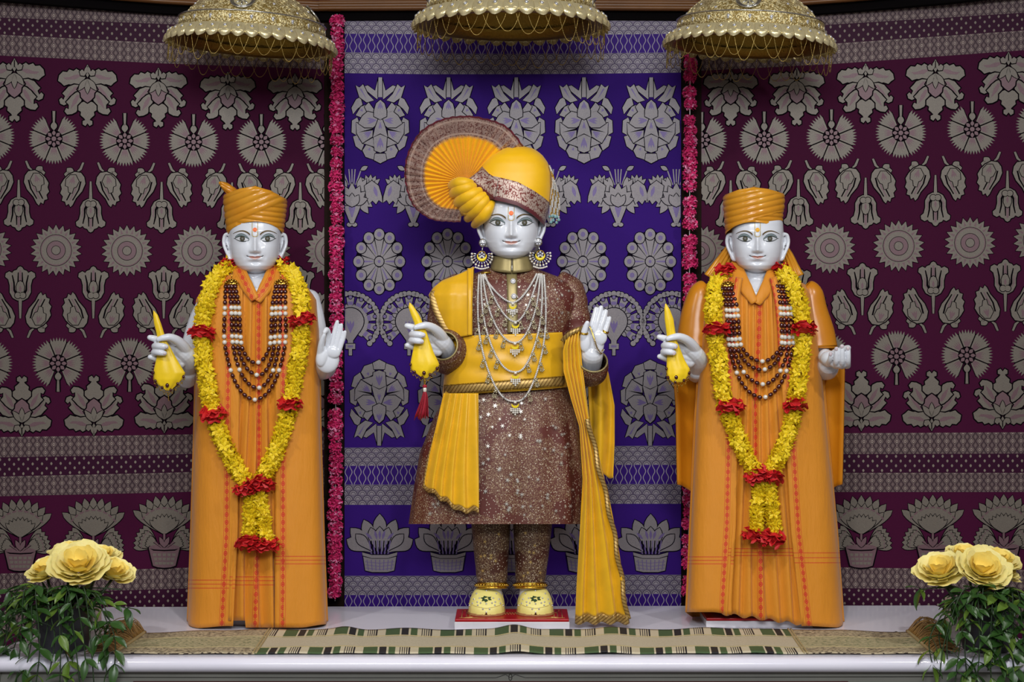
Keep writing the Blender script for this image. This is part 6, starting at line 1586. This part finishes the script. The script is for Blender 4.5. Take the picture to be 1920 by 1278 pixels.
# kerchiefs in the closed hands
def kerchief(label, rows_, seed, tassel=None, Yk=-.238):
    rn = random.Random(seed); g = thing('kerchief', label, 'kerchief', P(rows_[0][1], rows_[0][0], Yk), 'yellow kerchiefs')
    ys = [r[0] for r in rows_]; mb = MB(); rows = []
    for py in np.linspace(ys[0], ys[-1], 60):
        xl, xr, dp = (ip(py, ys, [r[k] for r in rows_]) for k in (1, 2, 3)); row = []; cx, hw = (xl + xr) / 2, (xr - xl) / 2
        for k in range(40):
            a = 2 * pi * k / 40; f = (.0016 * math.sin(a * 5 + py / 16 + seed) + .0008 * math.sin(a * 9 - py / 22)) * sstep(ys[0] + 10, ys[0] + 90, py)
            row.append(P(cx + hw * math.cos(a), py, Yk + ip(py, [ys[0], ys[0] + 60, ys[-1]], [.0, .0, -.004]) + (dp + f) * math.sin(a)))
        rows.append(row)
    b = mb.grid(rows, close_u=True); mb.f.append(tuple(range(b + 39, b - 1, -1))); mb.m.append(0); e = b + 59 * 40; mb.f.append(tuple(range(e, e + 40))); mb.m.append(0)
    mb.build('cloth', M['kerchief'], g)
    n = len(ys); edge = [(r[1], r[0]) for r in rows_[-4:]] + [(r[2], r[0]) for r in rows_[-4:]][::-1]
    ep = resample([Vector((x, 0, y)) for x, y in edge], 9.0); fr = MB(); gr = MB()
    for i, p in enumerate(ep):
        if i % 2 == 0: gr.ball(P(p.x, p.z - 1, Yk - .014), (.005, .004, .0065), 8, 5)
        if i:
            o = ep[i - 1]
            for k in range(9):
                t = k / 8; fr.ball(P(o.x + (p.x - o.x) * t, o.z + (p.z - o.z) * t + (6 + rn.uniform(0, 3)) * math.sin(pi * t), Yk - .012), .0019, 5, 4)
    m = rows_[-1]; bx, by = (m[1] + m[2]) / 2, m[0]
    gr.ball(P(bx - 2, by - 10, Yk - .020), (.007, .005, .008), 8, 6)
    for k in range(8): fr.ball(P(bx - 1 + .3 * k, by + 2 + 2.3 * k, Yk - .004), .0022, 6, 4)
    fr.build('bead_fringe', M['gold_dark'], g, kind='stuff'); gr.build('garnet_drops', M['garnet'], g, kind='stuff')
    if tassel:
        x, y0, y1 = tassel; mb = MB()
        for k in range(7): mb.ball(P(x, y0 - 12 + 2 * k, Yk - .004), (.0042, .0042, .0032), 8, 5)
        mb.build('tassel_cord', M['gold_dark'], g); mb = MB(); mb.ball(P(x, y0 + 4, Yk - .004), (.008, .008, .007), 12, 7); mb.build('tassel_knot', M['red_thread'], g)
        mb = MB(); mb.lathe([(.005, .006), (.0065, .003), (.0065, -.006), (.005, -.009)], 14, c=P(x, y0 + 9.5, Yk - .004)); mb.build('tassel_ring', M['pearl'], g)
        mb = MB(); t0 = Vector(P(x, y0 + 13, Yk - .004))
        for k in range(70):
            a = rn.uniform(0, 2 * pi); q = math.sqrt(rn.random()); ex = x - 3 + 14 * q * math.cos(a) - 3; L = y1 - 3 + rn.uniform(-4, 5) + (3 if math.cos(a) < 0 else 0)
            mb.tube(smooth_path([t0 + Vector((.004 * q * math.cos(a), .004 * q * math.sin(a), 0)), Vector(P(x + 6 * q * math.cos(a), y0 + 26, Yk - .004 + .011 * q * math.sin(a))), Vector(P(ex, L, Yk - .004 + .024 * q * math.sin(a)))], 3), .0011, 4)
        mb.build('tassel_skirt', M['red_thread'], g, kind='stuff')
kr = [(582, 287.5, 288.5, .001), (590, 287, 296, .006), (606, 288.5, 302, .010), (628, 294, 309, .011), (640, 296, 313, .011), (652, 297, 320, .011), (672, 293, 331, .014), (692, 288.5, 343, .018), (699, 287.5, 347.5, .019), (711, 288, 342, .018), (722, 297, 331, .013), (732, 311, 320, .005)]
kerchief('yellow kerchief pinched in the hand of the statue in the tailed turban', kr, 1)
kc = [(567, 767.5, 769, .001), (576, 766, 777, .006), (592, 771, 787, .010), (606, 777, 793, .011), (622, 778, 800, .011), (640, 778, 806, .012), (662, 773, 814, .015), (678, 770, 822, .018), (684, 769.5, 824, .018), (693, 771, 818, .016), (702, 782, 807, .012), (709, 793, 801, .005)]
kerchief('yellow kerchief with long crimson tassel pinched by the brocade-dressed statue', kc, 2, tassel=(796.5, 720, 783))
kq = [(569, 1247, 1249, .001), (580, 1245.5, 1256, .007), (598, 1246, 1263, .010), (620, 1249, 1266, .011), (640, 1252, 1270, .011), (655, 1252, 1276, .012), (675, 1250, 1284, .015), (692, 1249.5, 1294, .018), (702, 1250, 1292, .018), (711, 1254, 1286, .015), (717, 1262, 1278, .008)]
kerchief('yellow kerchief pinched in the hand of the statue with cupped palm', kq, 3)
# ------------------------------------------------------------------ table runner
R0 = TZ + .002
rn = thing('table_runner', 'long green black and cream striped runner with fringed ends along the altar front', 'runner', T(965, 1205))
def bumpz(x): return .019 * math.exp(-((x - 968) / 30) ** 2) * 1.0 + .010 * math.exp(-((x - 640) / 26) ** 2) + .010 * math.exp(-((x - 1148) / 34) ** 2) + .006 * math.exp(-((x - 1330) / 50) ** 2) + .005 * math.exp(-((x - 1420) / 45) ** 2) + .004 * math.exp(-((x - 760) / 45) ** 2)
def RP(u, v, up=0.0):
    """u px along the front (215..1748), v 0 back .. 1 front"""
    yb = 1183 + 6 * max(0, (430 - u) / 200) ** 1.2 + 5 * max(0, (u - 1560) / 180); yf = 1227.5
    py = yb + (yf - yb) * v; x, y, z = T(u + (1 - v) * ip(u, [215, 480, 700, 1300, 1520, 1748], [56, 30, 6, -6, -32, -46]), py)
    s = math.sin(pi * min(1, max(0, v)) * .5 + .5) ** .3
    return (x, y, R0 + .002 + bumpz(u + (1 - v) * 4) * (1 - .62 * v) + .0016 * math.sin(u / 23 + v * 3) + up)
mb = MB(); us = np.linspace(215, 1748, 330); vs = np.linspace(0, 1, 18)
mb.grid([[RP(u, v) for v in vs] for u in us], uv=[[(u - 215, v) for v in vs] for u in us]); o = mb.build('cloth', M['runner'], rn); solid(o, .0035, 1)
for v in (.32, .765):
    mb = MB(); mb.tube(smooth_path([RP(u, v, .0045) for u in np.linspace(222, 1742, 160)], 2), .0022, 6); mb.build('cord', M['cord'], rn)
for u0 in (477, 1511):
    for d in (-3, 3):
        mb = MB(); mb.tube([RP(u0 + d, v, .0045) for v in np.linspace(0, 1, 20)], .0034, 6); mb.build('cord', M['cord'], rn)
for u0, sg in ((216, -1), (1747, 1)):
    mb = MB(); mb.tube([RP(u0, v, .006) for v in np.linspace(0, 1, 20)], .006, 8); mb.build('end_cord', M['cord'], rn)
    random.seed(int(u0)); mb = MB()
    for k in range(330):
        v = random.uniform(-.02, 1.0); p = Vector(RP(u0, max(0, v), .006)); L = random.uniform(.06, .11) * (1.25 if v < .3 else 1); h = random.uniform(.012, .05) * (1.1 if v < .35 else .5); a = random.uniform(-.5, .5)
        q = p + Vector((sg * L * math.cos(a) * .5, L * math.sin(a) * .4, h)); e = p + Vector((sg * L * math.cos(a), L * math.sin(a) * .8, max(-.001, h * random.uniform(-.2, .9))))
        mb.tube(smooth_path([p, q, e], 3), .0013, 4)
    mb.build('fringe', M['fringe'], rn, kind='stuff')
mb = MB(); p0, p1 = T(1680, 1187), T(1704, 1187); mb.box((p0[0], p0[1], TZ + .0005), (p1[0], p1[1] + .03, TZ + .003)); mb2 = MB(); mb2.box((p0[0], p0[1] - .001, TZ + .0032), (p0[0] + .008, p0[1] + .02, TZ + .0040))
tgo = thing('paper_slip', 'small white paper slip lying at the back edge of the runner', 'paper', T(1692, 1187)); mb.build('paper', M['paper'], tgo, smooth=False); mb2.build('black_corner', M['black'], tgo, smooth=False)

# ------------------------------------------------------------------ planters with yellow roses and trailing vines
def rose_petal(seed, mat='rose'):
    r = random.Random(seed); mb = MB(); rows = []
    for i in range(8):
        t = i / 7; w = (.30 + .75 * math.sin(min(1, t * 1.05) * pi * .62)) * (1 if t < .9 else .86); row = []
        for k in range(9):
            s = k / 8 * 2 - 1; x = s * w * .5; z = t; y = -.20 * math.sin(t * pi * .75) * (1 - .2 * s * s) + .26 * max(0, t - .72) ** 1.3 * 3 * -1 * .9 + .22 * s * s * (1 - .3 * t)
            if i == 7: z += .03 * math.sin(s * 7 + seed) - .05 * abs(s) ** 3; y += .03 * math.sin(s * 9 + 2 * seed)
            row.append((x, y, z))
        rows.append(row)
    mb.grid(rows); return mb.mesh('petal', M[mat])
RPET = [rose_petal(k) for k in range(4)]; RPIN = [rose_petal(k, 'rose_in') for k in range(2)]
def leaf_mesh(mat, seed):
    r = random.Random(seed); mb = MB(); rows = []
    for i in range(7):
        t = i / 6; w = .21 * math.sin(pi * t ** .8) ** .85 * (1 if 0 < i < 6 else 0) + .002
        rows.append([(s * w, .05 * abs(s) ** 1.0 + .10 * math.sin(t * 2.4) - .12 * t * t, t) for s in (-1, -.5, 0, .5, 1)])
    mb.grid(rows); return mb.mesh('leaf', mat)
LEAF = [leaf_mesh(M['leaf'], 1), leaf_mesh(M['leaf'], 2), leaf_mesh(M['leaf_l'], 3)]
def planter(label, cx, Yp, roses, seed, potx, vines):
    R_ = random.Random(seed); D = Yp - CAM_Y; k = D / FOC; zt = CAM_Z - (1133 - HZ) * k
    X0 = (cx - 960) * k; g = thing('flower_arrangement', label, 'flowers', (X0, Yp, TZ), 'rose planters'); g['group'] = 'rose planters'
    h = zt - TZ; r = potx * k
    mb = MB(); mb.lathe([(r * .78, 0), (r * .80, .004), (r * .90, h * .5), (r, h * .97), (r * 1.03, h * .985), (r * 1.03, h), (r * .95, h), (r * .93, h * .93), (.001, h * .92)], 48, c=(X0, Yp, TZ + .001)); mb.build('pot', M['pot'], g)
    # roses
    for (x, y, rr, dY, pitch, yaw) in roses:
        c = Vector(P(x, y, Yp + dY)); ro = bpy.data.objects.new('rose', None); C.objects.link(ro); ro.parent = g; ro.location = c - world_of(g); S = rr * k
        B = Euler((pitch, 0, yaw)).to_matrix().to_4x4()
        for j in range(17):
            a = 2.39996 * j + R_.uniform(-.2, .2); t = j / 16; lay = t ** .8
            out = .05 + .42 * lay; tilt = .08 + .80 * lay + R_.uniform(-.08, .08); sz = S * (.74 + .52 * lay)
            Mx = Matrix.Translation(c) @ B @ Matrix.Rotation(a, 4, 'Z') @ Matrix.Translation((0, -out * S * .42, -S * .42 + .16 * S * (1 - lay))) @ Matrix.Rotation(tilt, 4, 'X') @ Matrix.Diagonal((sz * (1.0 + .5 * lay), sz, sz * (1.0 - .12 * lay), 1))
            inst('petal', R_.choice(RPET if j > 6 else RPIN), ro, Mx)
        st = MB(); st.tube([c - Vector((0, 0, S * .4)), Vector((X0 + (c.x - X0) * .5, Yp + dY * .5, zt - .02))], .005, 6); st.build('stem', M['stem'], g)
    # vines
    nl = 0
    def leaf(p, d, size, roll=None):
        nonlocal nl
        if nl > 294: return
        nl += 1; q = d.to_track_quat('Z', 'Y').to_matrix().to_4x4()
        inst('leaf', LEAF[2] if R_.random() < .22 else R_.choice(LEAF[:2]), g, Matrix.Translation(p) @ q @ Matrix.Rotation(R_.uniform(0, 6.28) if roll is None else roll, 4, 'Z') @ Matrix.Diagonal((size * R_.uniform(.85, 1.2), size, size, 1)))
    for i in range(36):                                   # short foliage round the rim under the blooms
        a = R_.uniform(pi, 2 * pi) if i % 4 else R_.uniform(0, pi); p = Vector((X0 + r * .95 * math.cos(a), Yp + r * .95 * math.sin(a), zt + R_.uniform(-.015, .045))); d = Vector((math.cos(a), math.sin(a) - .2, R_.uniform(-.5, .5))).normalized(); leaf(p, d, R_.uniform(.055, .082), R_.uniform(-.6, .6))
    vines = list(vines); R_.shuffle(vines)
    for vi, (tx, ty, dY) in enumerate(vines):
        a = Vector((X0 + R_.uniform(-.4, .4) * r, Yp - .3 * r, zt + .01)); e = Vector(P(tx, ty, Yp + dY)); side = 1 if e.x > X0 else -1
        m1 = a + Vector(((e.x - a.x) * .55 + side * .01, -.35 * r + (e.y - a.y) * .6, .05 + R_.uniform(-.02, .03))); m2 = Vector((e.x + R_.uniform(-.015, .015) - side * .01, e.y, a.z + (e.z - a.z) * .45))
        pth = smooth_path([a, m1, m2, e] if e.z < a.z - .05 else [a, (a + e) / 2 + Vector((0, -.02, .03)), e], 6); st = MB(); st.tube(pth, .0022, 5); st.build('vine_stem', M['stem'], g)
        rs = resample(pth, .046)
        for i, p in enumerate(rs[1:]):
            t = (rs[min(i + 2, len(rs) - 1)] - rs[i]).normalized()
            for s_ in (-1, 1):
                if R_.random() < .2: continue
                d = (t * R_.uniform(.2, .9) + Vector((s_ * R_.uniform(.4, 1.0), -R_.uniform(.1, .6), R_.uniform(-.5, .25)))).normalized(); leaf(p, d, R_.uniform(.044, .070), R_.uniform(-.6, .6))
        leaf(rs[-1], Vector((R_.uniform(-.3, .3), -.3, -1)).normalized(), .075, R_.uniform(-.5, .5))
    return g
YP = -.52
L_v = [(228, 1105, -.02), (238, 1140, -.06), (208, 1165, -.10), (202, 1215, -.14), (215, 1245, -.16), (200, 1262, -.17), (180, 1190, -.13), (176, 1278, -.17), (150, 1285, -.18), (128, 1240, -.16), (112, 1290, -.18), (92, 1262, -.17), (80, 1215, -.15), (66, 1290, -.17), (48, 1255, -.15), (38, 1205, -.12), (30, 1280, -.14), (12, 1235, -.10), (4, 1180, -.06), (-6, 1140, -.02), (18, 1108, .02), (-4, 1270, -.08), (140, 1200, -.17), (104, 1190, -.16), (160, 1235, -.17), (60, 1160, -.12), (26, 1215, -.12)]
planter('planter of pale yellow roses and trailing vines nearest the statue raising its bare palm', 120, YP, [(147, 1058, 47, -.07, .62, .1), (88, 1066, 33, -.02, .5, -.75), (212, 1070, 34, .03, .55, .9), (130, 1034, 32, .08, .25, -.2), (190, 1042, 30, .09, .3, .4)], 7, 56, L_v)
R_v = [(1726, 1104, -.02), (1770, 1160, -.08), (1764, 1215, -.13), (1748, 1245, -.15), (1762, 1268, -.16), (1776, 1235, -.16), (1790, 1285, -.17), (1812, 1258, -.17), (1830, 1290, -.18), (1842, 1215, -.17), (1858, 1270, -.18), (1872, 1230, -.17), (1886, 1290, -.17), (1900, 1250, -.16), (1912, 1205, -.14), (1925, 1160, -.10), (1932, 1235, -.12), (1938, 1120, -.04), (1908, 1285, -.16), (1800, 1195, -.15), (1856, 1185, -.16), (1888, 1180, -.15), (1782, 1130, -.10), (1918, 1270, -.14), (1930, 1190, -.08)]
planter('planter of pale yellow roses and trailing vines nearest the statue with cupped hand', 1850, YP, [(1842, 1066, 43, -.07, .70, .15), (1762, 1068, 40, -.03, .50, -.55), (1874, 1050, 34, .05, .4, .6), (1810, 1040, 32, .08, .25, -.1), (1880, 1072, 28, .02, .5, 1.0)], 9, 56, R_v)
def planter_side(label, x0, x1, yt, yb, Y):  # added block: the planter's lit side as a separate pale piece
    a = P(x0, yt, Y); b = P(x1, yb, Y); mb = MB(); rows = []
    for j in range(14):
        z = a[2] + (TZ - a[2]) * j / 13; row = []
        for k in range(28):
            q = 2 * pi * k / 28; s = 1 + .04 * math.sin(5 * q + j) + .03 * math.sin(9 * q - 2 * j); row.append(((a[0] + b[0]) / 2 + (b[0] - a[0]) / 2 * s * math.copysign(abs(math.cos(q)) ** .5, math.cos(q)), Y + .03 * s * math.copysign(abs(math.sin(q)) ** .5, math.sin(q)), z + (.0006 if j == 13 else 0)))
        rows.append(row)
    bb = mb.grid(rows, close_u=True); mb.f.append(tuple(range(bb + 27, bb - 1, -1))); mb.m.append(0)
    tag(mb.build('lit_side_block', M['planter_side'], origin=((a[0] + b[0]) / 2, Y, TZ)), label, 'planter_side', 'lit planter sides')
planter_side('pale block standing in for the lit side of the rose planter by the raised-palm statue', 160, 188, 1128, 1200, -.30)
planter_side('pale block standing in for the lit side of the rose planter by the cupped-hand statue', 1774, 1800, 1120, 1200, -.30)
